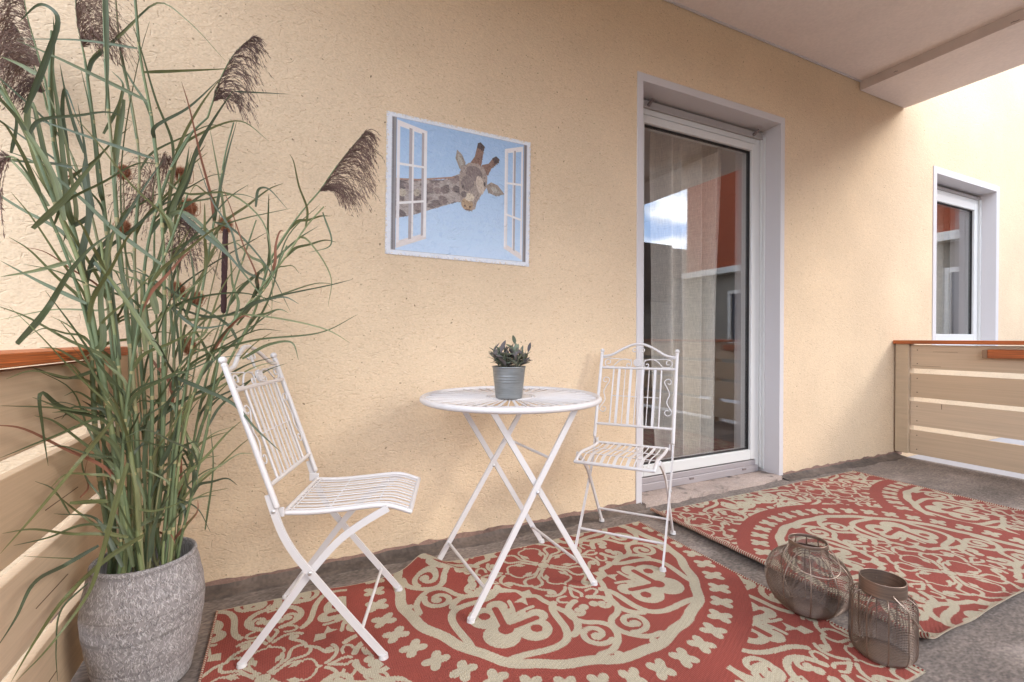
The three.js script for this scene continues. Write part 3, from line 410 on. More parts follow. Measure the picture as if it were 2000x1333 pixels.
function makeChair(label, place, turn) {
  const o = thing('folding_chair', label, 'chair', place, turn, 'white folding chairs'), h = 0.19, Z = V(0, 0, 1);
  // chair axes: x forward, y up, z across. Back plane: from (.086,.525) to (-.043,.9)
  const B = (w, y, off = 0) => V(0.086 + (y - 0.525) * (-0.129 / 0.375) + off, y, w);
  for (const s of [-1, 1]) {
    const w = s * h;
    const post = part('back_post', capped([B(w, 0.47), B(w, 0.885)], 0.0085, 1, 12), enamel, o);
    part('finial', [new THREE.SphereGeometry(0.0115, 14, 10).translate(...B(w, 0.898).toArray()), new THREE.CylinderGeometry(0.0098, 0.0098, 0.004, 12).translate(...B(w, 0.883).toArray())], enamel, post);
    const leg = part('leg', bar([V(0.083, 0.505, w), V(0.093, 0.47, w), V(0.108, 0.425, w), V(0.125, 0.382, w), V(0.157, 0.326, w), V(0.199, 0.27, w), V(0.31, 0.131, w), V(0.411, 0.008, w)], V(1, 0.6, 0), 0.021, 0.007, 40), enamel, o);
    part('rivet', new THREE.SphereGeometry(0.006, 10, 7).scale(1, 1, 0.6).translate(0.097, 0.455, w + s * 0.004), steel, leg);
    part('foot_cap', new THREE.CylinderGeometry(0.0125, 0.0145, 0.012, 16).translate(0.411, 0.006, w), capMat, leg);
    const w2 = s * (h - 0.011);
    const fl = part('leg', bar([V(0.422, 0.448, w2), V(0.385, 0.428, w2), V(0.335, 0.398, w2), V(0.285, 0.362, w2), V(0.245, 0.322, w2), V(0.199, 0.267, w2), V(0.1, 0.135, w2), V(0.004, 0.008, w2)], V(1, -0.6, 0), 0.021, 0.007, 40), enamel, o);
    part('rivet', new THREE.SphereGeometry(0.0065, 10, 7).scale(1, 1, 0.6).translate(0.199, 0.269, w + s * 0.004), steel, fl);
    part('foot_cap', new THREE.CylinderGeometry(0.0125, 0.0145, 0.012, 16).translate(0.004, 0.006, w2), capMat, fl);
    // side scroll of the backrest
    const pl = (a, y) => B(a, y), m = s * (h - 0.033);
    part('side_scroll', tube([...spiralPts(m, 0.745, 0.02, s > 0 ? Math.PI : 0, 0.9, s > 0 ? -1 : 1, pl).reverse(), pl(m + s * 0.006, 0.69), pl(m - s * 0.004, 0.65), ...spiralPts(m, 0.605, 0.02, s > 0 ? 0 : Math.PI, 0.9, s > 0 ? -1 : 1, pl)], 0.0026, 70, 6), enamel, o);
  }
  for (const y of [0.53, 0.81]) part('back_rail', tube([B(-h, y), B(h, y)], 0.0068, 1, 10), enamel, o);
  part('crossbar', tube([B(-0.12, 0.67), B(0.12, 0.67)], 0.0024, 1, 6), enamel, o);
  part('top_arch', tube([B(-h, 0.868), B(-0.14, 0.876), B(-0.075, 0.912), B(-0.025, 0.932), B(0, 0.934), B(0.025, 0.932), B(0.075, 0.912), B(0.14, 0.876), B(h, 0.868)], 0.0068, 40, 9), enamel, o);
  for (let k = -4; k <= 4; k++) { const w = k * 0.03; part('back_slat', k % 2 ? bar([B(w, 0.53, 0.002), B(w, 0.81, 0.002)], Z, 0.0125, 0.003) : tube([B(w, 0.53), B(w, 0.81)], Math.abs(k) === 4 ? 0.0042 : 0.0026, 1, 7), enamel, o); }
  part('panel_bar', [tube([B(-h, 0.862), B(-0.03, 0.852)], 0.0025, 1, 6), tube([B(0.03, 0.852), B(h, 0.862)], 0.0025, 1, 6)], enamel, o);
  for (const s of [-1, 1]) {
    const pl = (a, y) => B(s * a, y);
    part('top_scroll', tube([...spiralPts(0.046, 0.827, 0.014, 3.4, 0.95, 1, pl).reverse(), pl(0.034, 0.845), pl(0.06, 0.856), pl(0.09, 0.85), pl(0.12, 0.824)], 0.0028, 44, 6), enamel, o);
    part('top_scroll', tube([pl(0.12, 0.82), pl(0.14, 0.816), ...spiralPts(0.152, 0.838, 0.02, -1.2, 1.05, 1, pl)], 0.0028, 44, 6), enamel, o);
    part('top_scroll', tube([pl(0.003, 0.862), pl(0.004, 0.88), ...spiralPts(0.02, 0.9, 0.0155, 3.3, 0.95, -1, pl)], 0.0028, 40, 6), enamel, o);
  }
  // cast rosette
  { const c = B(0, 0.838, 0.004), ge = [new THREE.CylinderGeometry(0.021, 0.021, 0.006, 24).rotateZ(Math.PI / 2)], R = rng(4); for (let i = 0; i < 26; i++) { const a = i * 2.4, r = 0.0045 * Math.sqrt(i) * 0.86; ge.push(new THREE.SphereGeometry(0.0036, 7, 5).scale(0.8, 1, 1.3).rotateX(a).translate(0.004, Math.cos(a) * r, Math.sin(a) * r)); } const g = mergeGeometries(ge.map(clean)); g.rotateZ(0.33).translate(c.x, c.y, c.z); part('rosette', g, enamel, o); }
  // seat: rolled front
  const sp = (w) => [V(0.118, 0.442, w), V(0.2, 0.44, w), V(0.3, 0.446, w), V(0.39, 0.453, w), V(0.425, 0.451, w), V(0.458, 0.441, w), V(0.487, 0.43, w)], hs = h - 0.024;
  part('seat_frame', [...[-1, 1].flatMap((s) => capped(sp(s * hs), 0.0075, 30, 10)), tube([V(0.118, 0.442, -hs), V(0.118, 0.442, hs)], 0.0068, 1, 10), tube([V(0.487, 0.43, -hs), V(0.487, 0.43, hs)], 0.0075, 1, 10)], enamel, o);
  for (let k = -5; k <= 5; k++) { const w = k * 0.0275; part('seat_slat', k % 2 ? tube(sp(w), 0.0027, 22, 6) : bar(sp(w), Z, 0.013, 0.003, 22), enamel, o); }
  for (const [x, y] of [[0.135, 0.4445], [0.24, 0.439], [0.385, 0.4475]]) part('seat_crossbar', tube([V(x, y, -hs), V(x, y, hs)], 0.0026, 1, 6), enamel, o);
  part('stretcher', tube([V(0.346, 0.086, -h), V(0.346, 0.086, h)], 0.0055, 1, 9), enamel, o);
  part('stretcher', tube([V(0.066, 0.09, -h + 0.011), V(0.066, 0.09, h - 0.011)], 0.0055, 1, 9), enamel, o);
  for (const s of [-1, 1]) part('seat_bracket', box(0.088, 0.122, 0.434, 0.462, s * (h - 0.014) - 0.003, s * (h - 0.014) + 0.003, 0.002), enamel, o);
  return o;
}
makeChair('white wrought metal folding chair beside the tall reeds', [-0.063, 0.0058, 0.363], -0.3313);
makeChair('white wrought metal folding chair in front of the glass door', [1.612, 0.0058, 0.238], -2.478);

// round table
{
  const o = thing('round_table', 'white round metal folding bistro table with radial slats', 'table', [0.815, 0.0062, 0.41]), Y = 0.727, R0 = 0.35;
  part('rim', new THREE.TorusGeometry(R0, 0.0115, 14, 96).rotateX(Math.PI / 2).translate(0, Y - 0.002, 0), enamel, o);
  part('inner_ring', [new THREE.TorusGeometry(0.098, 0.004, 8, 56).rotateX(Math.PI / 2).translate(0, Y, 0), new THREE.TorusGeometry(0.08, 0.003, 8, 48).rotateX(Math.PI / 2).translate(0, Y, 0), ...Array.from({ length: 36 }, (_, i) => new THREE.SphereGeometry(0.0042, 7, 5).translate(Math.cos(i / 36 * 6.2832) * 0.089, Y, Math.sin(i / 36 * 6.2832) * 0.089))], enamel, o);
  part('centre_plate', lathe([[0.001, 0.003], [0.078, 0.003], [0.08, 0], [0.078, -0.003], [0.001, -0.003]], 40).translate(0, Y, 0), enamel, o);
  const wide = (() => { const g = new THREE.BoxGeometry(1, 0.003, 1); const p = g.attributes.position; for (let i = 0; i < p.count; i++) { const out = p.getX(i) > 0; p.setX(i, out ? R0 - 0.006 : 0.099); p.setZ(i, Math.sign(p.getZ(i)) * (out ? 0.0078 : 0.004)); } g.computeVertexNormals(); return g; })();
  const thin = tube([V(0.099, 0, 0), V(R0 - 0.006, 0, 0)], 0.0026, 1, 6);
  for (let k = 0; k < 52; k++) { const m = part('top_slat', k % 2 ? thin : wide, enamel, o); m.rotation.y = k / 52 * Math.PI * 2; m.position.y = Y; }
  part('under_ring', new THREE.TorusGeometry(0.23, 0.004, 8, 64).rotateX(Math.PI / 2).translate(0, Y - 0.0075, 0), enamel, o);
  const legs = [[-0.25, 0.212, 0.2, 0.188], [-0.25, -0.205, 0.2, -0.195], [0.27, 0.195, -0.165, 0.178], [0.27, -0.222, -0.165, -0.2]];
  for (const [x0, z0, x1, z1] of legs) {
    const l = part('leg', bar([V(x0, 0.004, z0), V(x1, Y - 0.01, z1)], V(1, 0.7, 0), 0.021, 0.0095), enamel, o);
    part('foot_cap', new THREE.CylinderGeometry(0.0125, 0.0145, 0.014, 16).translate(x0, 0.007, z0), capMat, l);
    if (x0 < 0) part('rivet', new THREE.SphereGeometry(0.007, 10, 7).scale(1, 1, 0.7).translate(0.012, 0.4, z0 > 0 ? 0.206 : -0.194), steel, l);
  }
  const on = (l, y) => { const t = y / (Y - 0.01); return V(l[0] + (l[2] - l[0]) * t, y, l[1] + (l[3] - l[1]) * t); };
  part('stretcher', tube([on(legs[0], 0.092), on(legs[1], 0.092)], 0.0062, 1, 9), enamel, o);
  part('stretcher', tube([on(legs[2], 0.085), on(legs[3], 0.085)], 0.0062, 1, 9), enamel, o);
  part('stretcher', tube([on(legs[0], 0.515), on(legs[1], 0.515)], 0.0055, 1, 9), enamel, o);
  for (const x of [0.2, -0.165]) part('leg_hinge', tube([V(x, Y - 0.014, -0.215), V(x, Y - 0.014, 0.205)], 0.0055, 1, 9), enamel, o);
}
// ---------- zinc pot with sage ----------
const zinc = std({ map: (() => { const S = 512, a = tileNoise(S, S, [5, 5], 221, 4), b = tileNoise(S, S, [8, 160], 222, 2); return dtex(S, S, (i) => { const k = 1 + (a[i] - 0.5) * 0.25 + (b[i] - 0.5) * 0.18; return [150 * k, 154 * k, 154 * k]; }, true, 1, 1); })(), metalness: 0.75, roughness: 0.42 });
const SAGE = [0.782, 0.7365, 0.462];
{
  const o = thing('zinc_pot', 'small grey zinc plant pot with pressed bands on the table', 'pot', SAGE);
  const prof = [[0.001, 0], [0.049, 0], [0.051, 0.003]]; for (let i = 0; i <= 40; i++) { const y = 0.006 + i / 40 * 0.112, b = [0.066, 0.076, 0.086].reduce((s, c) => s + Math.exp(-(((y - c) / 0.0022) ** 2)), 0); prof.push([0.0515 + y / 0.12 * 0.0125 + b * 0.0011, y]); } prof.push([0.066, 0.121], [0.0665, 0.123], [0.0645, 0.1245], [0.0625, 0.122], [0.0605, 0.108], [0.001, 0.106]);
  part('body', lathe(prof, 56), zinc, o);
  const p = thing('sage_plant', 'small sage plant with grey green leaves in the zinc pot', 'plant', [SAGE[0], SAGE[1] + 0.1035, SAGE[2]]);
  part('soil', new THREE.CylinderGeometry(0.0595, 0.0595, 0.006, 28).translate(0, 0.0055, 0), std({ color: hex('#3b2e26'), roughness: 1 }), p);
  const R = rng(31), mats = ['#646a55', '#6f7560', '#555a48', '#6e6663', '#5f5857', '#7c8270'].map((c) => std({ color: hex(c), roughness: 0.85, side: THREE.DoubleSide }));
  const leafGeo = (L, W, bend) => { const n = 8, pos = [], idx = []; for (let i = 0; i <= n; i++) { const t = i / n, w = W * Math.sin(Math.PI * Math.min(1, t * 0.93 + 0.05)) ** 0.8, y = bend * t * t; pos.push(t * L, y + w * 0.18, -w, t * L, y - 0.0006, 0, t * L, y + w * 0.18, w); } for (let i = 0; i < n; i++) for (let j = 0; j < 2; j++) { const a = i * 3 + j; idx.push(a, a + 1, a + 3, a + 1, a + 4, a + 3); } const g = new THREE.BufferGeometry(); g.setAttribute('position', new THREE.Float32BufferAttribute(pos, 3)); g.setIndex(idx); g.computeVertexNormals(); return g; };
  const vars = [leafGeo(0.04, 0.0085, -0.006), leafGeo(0.034, 0.0075, 0.004), leafGeo(0.048, 0.009, -0.011), leafGeo(0.028, 0.007, -0.002)];
  const stems = [];
  for (let s = 0; s < 44; s++) {
    const a = R() * 6.283, rr = 0.05 * Math.sqrt(R()), tall = s === 3 ? 0.098 : s === 9 ? 0.085 : 0.028 + R() * 0.042, lean = 0.3 + rr * 8, base = V(Math.cos(a) * rr, 0.008, Math.sin(a) * rr), tip = V(base.x + Math.cos(a) * lean * tall * 0.8 + (s === 3 ? 0.02 : 0), tall + 0.008, base.z + Math.sin(a) * lean * tall * 0.8);
    if (s === 3) { base.set(0.01, 0.008, 0); tip.set(0.022, 0.106, 0.01); } if (s === 9) { base.set(-0.02, 0.008, 0.01); tip.set(-0.03, 0.084, 0.02); }
    const c = curve([base, base.clone().lerp(tip, 0.5).add(V(0, 0.004, 0)), tip]); stems.push(new THREE.TubeGeometry(c, 8, 0.0014, 5));
    const nl = 4 + Math.round(tall * 34); for (let k = 0; k < nl; k++) { const t = 0.25 + 0.75 * k / (nl - 1), q = c.getPoint(t), m = part('leaf', vars[Math.floor(R() * 4)], mats[Math.floor(R() * mats.length)], p); m.position.copy(q); const az = k * 2.4 + R(), up = k === nl - 1 ? 1.25 : 0.15 + R() * 0.9; m.rotation.set(0, -az, up, 'YXZ'); m.rotateX((R() - 0.5) * 1.2); m.scale.setScalar(0.62 + R() * 0.5); }
  }
  part('stem', stems, std({ color: hex('#75705a'), roughness: 0.9 }), p);
}
// ---------- wall sticker ----------
{
  const W = 1144, H = 1000, [c, g] = canvas(W, H), R = rng(61), X = (u) => u * W, Y = (v) => v * H;
  const poly = (pts, f) => { g.fillStyle = f; g.beginPath(); pts.forEach(([u, v], i) => i ? g.lineTo(X(u), Y(v)) : g.moveTo(X(u), Y(v))); g.closePath(); g.fill(); };
  const blob = (u, v, ru, rv, f, a = 0) => { g.fillStyle = f; g.beginPath(); g.ellipse(X(u), Y(v), X(ru), Y(rv), a, 0, 7); g.fill(); };
  g.fillStyle = '#dfe0e3'; g.fillRect(0, 0, W, H);
  const sk = g.createLinearGradient(0, 0, 0, H); sk.addColorStop(0, '#92b3d6'); sk.addColorStop(0.5, '#a9c5e0'); sk.addColorStop(1, '#bdd3e8'); g.fillStyle = sk; g.fillRect(X(0.035), Y(0.03), X(0.93), Y(0.935));
  for (let i = 0; i < 1400; i++) { const v = R(); g.fillStyle = v < 0.5 ? 'rgba(200,220,240,0.12)' : 'rgba(110,150,200,0.08)'; g.beginPath(); g.ellipse(R() * W, R() * H, 4 + R() * 22, 2 + R() * 9, R() * 3, 0, 7); g.fill(); }
  // neck
  g.save(); g.beginPath(); [[0.06, 0.46], [0.2, 0.445], [0.36, 0.42], [0.47, 0.355], [0.53, 0.40], [0.54, 0.56], [0.46, 0.565], [0.3, 0.64], [0.18, 0.7], [0.06, 0.745]].forEach(([u, v], i) => i ? g.lineTo(X(u), Y(v)) : g.moveTo(X(u), Y(v))); g.closePath(); g.fillStyle = '#a59689'; g.fill(); g.clip();
  for (let i = 0; i < 90; i++) { const u = 0.05 + R() * 0.5, v = 0.34 + R() * 0.42, s = 0.012 + R() * 0.022; g.fillStyle = ['#6d5d55', '#7b6960', '#5d4f4b', '#86736a'][Math.floor(R() * 4)]; g.beginPath(); for (let k = 0; k < 7; k++) { const a = k / 7 * 6.283, q = s * (0.7 + R() * 0.5); g.lineTo(X(u + Math.cos(a) * q * 1.2), Y(v + Math.sin(a) * q)); } g.closePath(); g.fill(); }
  for (let i = 0; i < 900; i++) { g.strokeStyle = ['rgba(60,48,44,0.35)', 'rgba(210,190,160,0.35)', 'rgba(120,100,90,0.4)'][Math.floor(R() * 3)]; g.lineWidth = 1 + R() * 2; const x = R() * X(0.56), y = Y(0.33) + R() * Y(0.44); g.beginPath(); g.moveTo(x, y); g.lineTo(x + 6 + R() * 12, y + R() * 6); g.stroke(); }
  blob(0.1, 0.555, 0.026, 0.028, '#b3a38a'); blob(0.19, 0.54, 0.02, 0.028, '#ab9b84'); g.restore();
  g.strokeStyle = '#a07a62'; g.lineWidth = 12; g.beginPath(); g.moveTo(X(0.06), Y(0.465)); g.lineTo(X(0.2), Y(0.447)); g.lineTo(X(0.44), Y(0.385)); g.stroke();
  // ears
  poly([[0.455, 0.175], [0.49, 0.205], [0.515, 0.26], [0.51, 0.32], [0.475, 0.315], [0.445, 0.24]], '#8d7f70'); poly([[0.462, 0.20], [0.485, 0.225], [0.5, 0.28], [0.48, 0.29], [0.46, 0.24]], '#a8a090');
  poly([[0.665, 0.405], [0.70, 0.375], [0.75, 0.39], [0.80, 0.45], [0.74, 0.475], [0.68, 0.46]], '#8f7e6c'); poly([[0.69, 0.41], [0.73, 0.405], [0.775, 0.445], [0.72, 0.455]], '#a79c8a');
  // ossicones
  poly([[0.545, 0.26], [0.58, 0.2], [0.60, 0.10], [0.62, 0.085], [0.648, 0.11], [0.635, 0.2], [0.625, 0.27]], '#7a5644'); poly([[0.595, 0.13], [0.60, 0.095], [0.62, 0.083], [0.65, 0.11], [0.645, 0.145]], '#3d2c26');
  poly([[0.64, 0.3], [0.63, 0.255], [0.68, 0.235], [0.715, 0.18], [0.745, 0.175], [0.755, 0.21], [0.70, 0.27], [0.675, 0.33]], '#7c5a48'); poly([[0.705, 0.19], [0.735, 0.166], [0.76, 0.185], [0.755, 0.215], [0.725, 0.225]], '#3f2d27');
  // head
  poly([[0.49, 0.3], [0.54, 0.255], [0.60, 0.25], [0.65, 0.275], [0.672, 0.34], [0.67, 0.42], [0.635, 0.475], [0.60, 0.54], [0.585, 0.6], [0.555, 0.618], [0.515, 0.605], [0.488, 0.56], [0.478, 0.5], [0.47, 0.42], [0.475, 0.34]], '#9b8878');
  blob(0.575, 0.33, 0.062, 0.055, '#75645c', 0.2); blob(0.53, 0.41, 0.045, 0.06, '#7d6c62', 0.3); blob(0.62, 0.41, 0.028, 0.07, '#c9b49c', -0.2); blob(0.53, 0.57, 0.042, 0.045, '#b08f68', 0.1); blob(0.545, 0.515, 0.035, 0.03, '#d6c3a4'); blob(0.652, 0.395, 0.008, 0.014, '#40332c'); blob(0.498, 0.44, 0.008, 0.012, '#40342f'); blob(0.505, 0.5, 0.02, 0.024, '#655750');
  blob(0.515, 0.585, 0.008, 0.007, '#5c4434'); blob(0.55, 0.587, 0.008, 0.007, '#5c4434'); blob(0.535, 0.612, 0.024, 0.006, '#6e5546');
  for (let i = 0; i < 500; i++) { const u = 0.475 + R() * 0.19, v = 0.26 + R() * 0.33; g.strokeStyle = ['rgba(58,46,42,0.35)', 'rgba(222,204,176,0.32)', 'rgba(110,92,82,0.35)'][Math.floor(R() * 3)]; g.lineWidth = 1 + R() * 2; if (u > 0.66 - (v - 0.4) * 0.4 || u < 0.48) continue; g.beginPath(); g.moveTo(X(u), Y(v)); g.lineTo(X(u) - 3 + R() * 6, Y(v) + 5 + R() * 9); g.stroke(); }
  // hair: short strokes over the whole animal, clipped by colour
  { const im = g.getImageData(0, 0, W, H).data; for (let i = 0; i < 15000; i++) { const x = Math.floor(X(0.06) + R() * X(0.74)), y = Math.floor(Y(0.08) + R() * Y(0.68)), k = (y * W + x) * 4; if (im[k + 2] > im[k] - 4) continue; const v = (R() - 0.5) * 110 - (n2(x * 0.02, y * 0.02) > 0.1 ? 22 : 0), a = x < X(0.47) ? 0.15 : 1.2 + (R() - 0.5); g.strokeStyle = `rgba(${im[k] * 0.92 + v},${im[k + 1] * 0.92 + v * 0.95},${im[k + 2] * 0.95 + v * 0.9},0.55)`; g.lineWidth = 1.5 + R() * 2.5; const L = 5 + R() * 11; g.beginPath(); g.moveTo(x, y); g.lineTo(x + Math.cos(a) * L, y + Math.sin(a) * L); g.stroke(); } }
  // window frame and casements
  const rect = (u0, u1, v0, v1, f) => { g.fillStyle = f; g.fillRect(X(u0), Y(v0), X(u1 - u0), Y(v1 - v0)); };
  rect(0.033, 0.062, 0.03, 0.968, '#827d7b'); rect(0.04, 0.046, 0.03, 0.968, '#5d5957'); rect(0.945, 0.972, 0.03, 0.968, '#827a77'); rect(0.958, 0.964, 0.03, 0.968, '#55504e');
  g.strokeStyle = '#a9a9ab'; g.lineWidth = 3; g.strokeRect(X(0.034), Y(0.03), X(0.936), Y(0.936));
  const cas = (u0, u1, a0, a1, b0, b1, flip) => {
    const top = (t) => a0 + (a1 - a0) * t, bot = (t) => b0 + (b1 - b0) * t, U = (t) => u0 + (u1 - u0) * t;
    const strip = (t0, t1, f0, f1, col) => poly([[U(t0), top(t0) + (bot(t0) - top(t0)) * f0], [U(t1), top(t1) + (bot(t1) - top(t1)) * f0], [U(t1), top(t1) + (bot(t1) - top(t1)) * f1], [U(t0), top(t0) + (bot(t0) - top(t0)) * f1]], col);
    strip(0, 1, 0, 0.045, '#e4dcd6'); strip(0, 1, 0.945, 1, '#d9cdc5'); for (const [a, b] of [[0, 0.1], [0.4, 0.5], [0.82, 0.9]]) strip(a, b, 0.03, 0.96, flip && a > 0.8 ? '#d8d2cd' : a ? '#a29894' : '#e3dcd8'); strip(0.9, 1, 0.02, 0.98, '#e6e0dc'); strip(0.5, 0.56, 0.04, 0.95, '#e2dbd6'); for (const v of [0.33, 0.64]) strip(0, 1, v, v + 0.02, '#e6e0da');
  };
  cas(0.065, 0.255, 0.045, 0.085, 0.955, 0.865); cas(0.94, 0.80, 0.045, 0.095, 0.955, 0.875, true);
  for (let i = 0; i < 1600; i++) { const e = R(), x = e < 0.5 ? R() * W : (R() < 0.5 ? R() * X(0.035) : W - R() * X(0.03)), y = e < 0.5 ? (R() < 0.5 ? R() * Y(0.03) : H - R() * Y(0.035)) : R() * H; const v = 190 + R() * 60; g.fillStyle = `rgba(${v},${v},${v + 4},0.35)`; g.fillRect(x, y, 2 + R() * 8, 1 + R() * 3); }
  g.fillStyle = 'rgba(236,232,226,0.16)'; g.fillRect(0, 0, W, H);
  for (let i = 0; i < 700; i++) { const side = Math.floor(R() * 4), q = R(), d = R() * R() * 13; const x = side === 0 ? q * W : side === 1 ? q * W : side === 2 ? d : W - d, y = side === 0 ? d : side === 1 ? H - d : q * H; g.fillStyle = R() < 0.5 ? 'rgba(222,204,172,0.8)' : 'rgba(196,194,196,0.6)'; g.beginPath(); g.ellipse(x, y, 2 + R() * 9, 1 + R() * 4, R() * 3, 0, 7); g.fill(); }
  const t = ctex(c), bw = 0.72, bh = 0.631;
  const pg = new THREE.BoxGeometry(bw, bh, 0.002); const o = thing('wall_sticker', 'wall sticker of a giraffe looking in through an open window', 'sticker', [0.757, 1.653, 0.0022]); o.rotation.z = -0.012;
  const bm = ctex(plasterBump, false, bw / 2.8, bh / 2.8); bm.offset.set(0.13, 0.4);
  part('print', pg, std({ map: t, bumpMap: bm, bumpScale: 0.0075, roughness: 0.55 }), o);
}
// ---------- wire lanterns ----------
const bronze = std({ map: (() => { const S = 256, a = tileNoise(S, S, [4, 90], 231, 3); return dtex(S, S, (i) => { const k = 1 + (a[i] - 0.5) * 0.3; return [150 * k, 131 * k, 117 * k]; }, true, 1); })(), metalness: 0.85, roughness: 0.36 });
const wireMat = std({ color: hex('#84746a'), metalness: 0.95, roughness: 0.28 });
function lantern(name, label, place, prof, pitch, wire, collar, ribs, handle, turn = 0) {
  const o = thing(name, label, 'lantern', place, turn), c = curve(prof.map(([r, y]) => V(r, y, 0))), len = c.getLength(), n = Math.round(len / pitch), rings = [];
  for (let i = 0; i <= n; i++) { const p = c.getPointAt(i / n); rings.push(new THREE.TorusGeometry(p.x, wire, 5, 72).rotateX(Math.PI / 2).translate(0, p.y, 0)); }
  tag(part('wire_mesh', rings, wireMat, o), null, null, null, 'stuff');
  for (let k = 0; k < ribs; k++) { const a = k / ribs * Math.PI * 2; part('rib', new THREE.TubeGeometry(curve(c.getPoints(26).map((p) => V(p.x * Math.cos(a) * 0.996, p.y, p.x * Math.sin(a) * 0.996))), 40, 0.0021, 6), bronze, o); }
  const b = prof[0]; part('base', lathe([[0.001, 0], [b[0] - 0.004, 0], [b[0] + 0.001, 0.002], [b[0] + 0.002, b[1] + 0.002], [b[0] - 0.003, b[1] + 0.002], [b[0] - 0.006, 0.004], [0.001, 0.004]], 48), bronze, o);
  const [cr, y0, y1] = collar; part('collar', lathe([[cr, y0], [cr + 0.0015, y0 + 0.001], [cr + 0.0015, y1 - 0.001], [cr, y1], [cr - 0.0015, y1 - 0.001], [cr - 0.0015, y0 + 0.001], [cr, y0]], 64), bronze, o);
  part('rim', new THREE.TorusGeometry(cr, 0.0018, 8, 64).rotateX(Math.PI / 2).translate(0, y1, 0), bronze, o);
  const hp = handle.map((q) => V(...q)), hd = part('handle', tube(hp, 0.0019, 60, 7), std({ color: hex('#b8a595'), metalness: 0.7, roughness: 0.3 }), o);
  for (const q of [hp[0], hp[hp.length - 1]]) part('handle_loop', new THREE.TorusGeometry(0.0042, 0.0013, 6, 14).translate(q.x, q.y, q.z), bronze, hd);
  return o;
}
lantern('wire_lantern', 'round bulbous bronze wire lantern standing between the rugs', [1.672, 0.0066, 1.072], [[0.066, 0.004], [0.092, 0.02], [0.12, 0.055], [0.134, 0.1], [0.13, 0.14], [0.111, 0.176], [0.084, 0.198], [0.066, 0.208], [0.06, 0.22], [0.059, 0.24]], 0.0050, 0.0011, [0.0595, 0.236, 0.245], 10,
  [[0.042, 0.226, 0.044], [0.028, 0.215, 0.078], [-0.018, 0.188, 0.118], [-0.069, 0.176, 0.115], [-0.109, 0.18, 0.069], [-0.115, 0.19, 0.018], [-0.097, 0.205, -0.023], [-0.046, 0.226, -0.04]]);
lantern('wire_lantern', 'cylindrical bronze wire lantern with broad collar on the rug corner', [1.642, 0.0066, 1.318], [[0.067, 0.004], [0.078, 0.016], [0.083, 0.035], [0.083, 0.1], [0.083, 0.15], [0.081, 0.172], [0.073, 0.184], [0.059, 0.192]], 0.0046, 0.00105, [0.0575, 0.188, 0.232], 10,
  [[-0.036, 0.203, 0.046], [-0.022, 0.17, 0.076], [0.01, 0.125, 0.091], [0.05, 0.1, 0.082], [0.08, 0.105, 0.052], [0.087, 0.13, 0.016], [0.073, 0.175, -0.025], [0.045, 0.205, -0.038]]);
// ---------- planter with reeds ----------
const POT = V(-0.36, 0, 0.46), D0 = FWD.dot(POT.clone().sub(CAM));
{
  const S = 1024, [c, g] = canvas(S, S), R = rng(71); g.fillStyle = '#8f8986'; g.fillRect(0, 0, S, S);
  const [bc, bg] = canvas(S, S); bg.fillStyle = '#a0a0a0'; bg.fillRect(0, 0, S, S);
  for (let i = 0; i < 7600; i++) { const x = R() * S, y = R() * S, L = 6 + R() * 20, a = Math.PI / 2 + (R() - 0.5) * 1.7, w = 1.5 + R() * 4, lt = R() < 0.55, v = lt ? 172 + R() * 34 : 92 + R() * 40; for (const ox of [0, S, -S]) { for (const [q, col] of [[g, `rgba(${v},${v * 0.965},${v * 0.945},0.62)`], [bg, lt ? 'rgba(225,225,225,0.5)' : 'rgba(40,40,40,0.55)']]) { q.strokeStyle = col; q.lineWidth = lt ? w * 1.4 : w * 0.7; q.lineCap = 'round'; q.beginPath(); q.moveTo(x + ox, y); q.quadraticCurveTo(x + ox + Math.cos(a) * L * 0.5 + (R() - 0.5) * 12, y + Math.sin(a) * L * 0.5, x + ox + Math.cos(a) * L, y + Math.sin(a) * L); q.stroke(); } } }
  for (let k = 0; k < 15; k++) { const y = k / 15 * S + R() * 24, hgt = 9 + R() * 16, v = R() < 0.6 ? 60 : 190; g.fillStyle = `rgba(${v},${v - 6},${v - 8},${0.12 + R() * 0.14})`; g.beginPath(); g.moveTo(0, y); for (let x = 0; x <= S; x += 32) g.lineTo(x, y + Math.sin(x / S * 6.283 * 2 + k) * 6); for (let x = S; x >= 0; x -= 32) g.lineTo(x, y + hgt + Math.sin(x / S * 6.283 + k) * 7); g.fill(); bg.fillStyle = v < 100 ? 'rgba(20,20,20,0.12)' : 'rgba(255,255,255,0.1)'; bg.fillRect(0, y, S, hgt); }
  const m = std({ map: ctex(c, true, 2, 1), bumpMap: ctex(bc, false, 2, 1), bumpScale: 0.0035, roughness: 0.9 });
  const o = thing('stone_planter', 'grey rough textured stone look planter holding the reeds', 'planter', POT.toArray());
  const prof = [[0.001, 0], [0.1, 0], [0.108, 0.006]]; for (let i = 0; i <= 30; i++) { const t = i / 30, y = 0.01 + t * 0.33; prof.push([0.108 + 0.037 * Math.sin(Math.min(1, t * 1.25) * Math.PI / 2) - 0.023 * Math.max(0, t - 0.55) ** 1.6 / 0.45 ** 1.6 + 0.0007 * Math.sin(t * 42), y]); }
  prof.push([0.1225, 0.347], [0.1205, 0.353], [0.116, 0.355], [0.111, 0.35], [0.108, 0.335], [0.118, 0.24], [0.001, 0.235]);
  part('body', lathe(prof, 72), m, o);
}
const ROOT = V(POT.x, 0.24, POT.z);
const RL = rng(83);
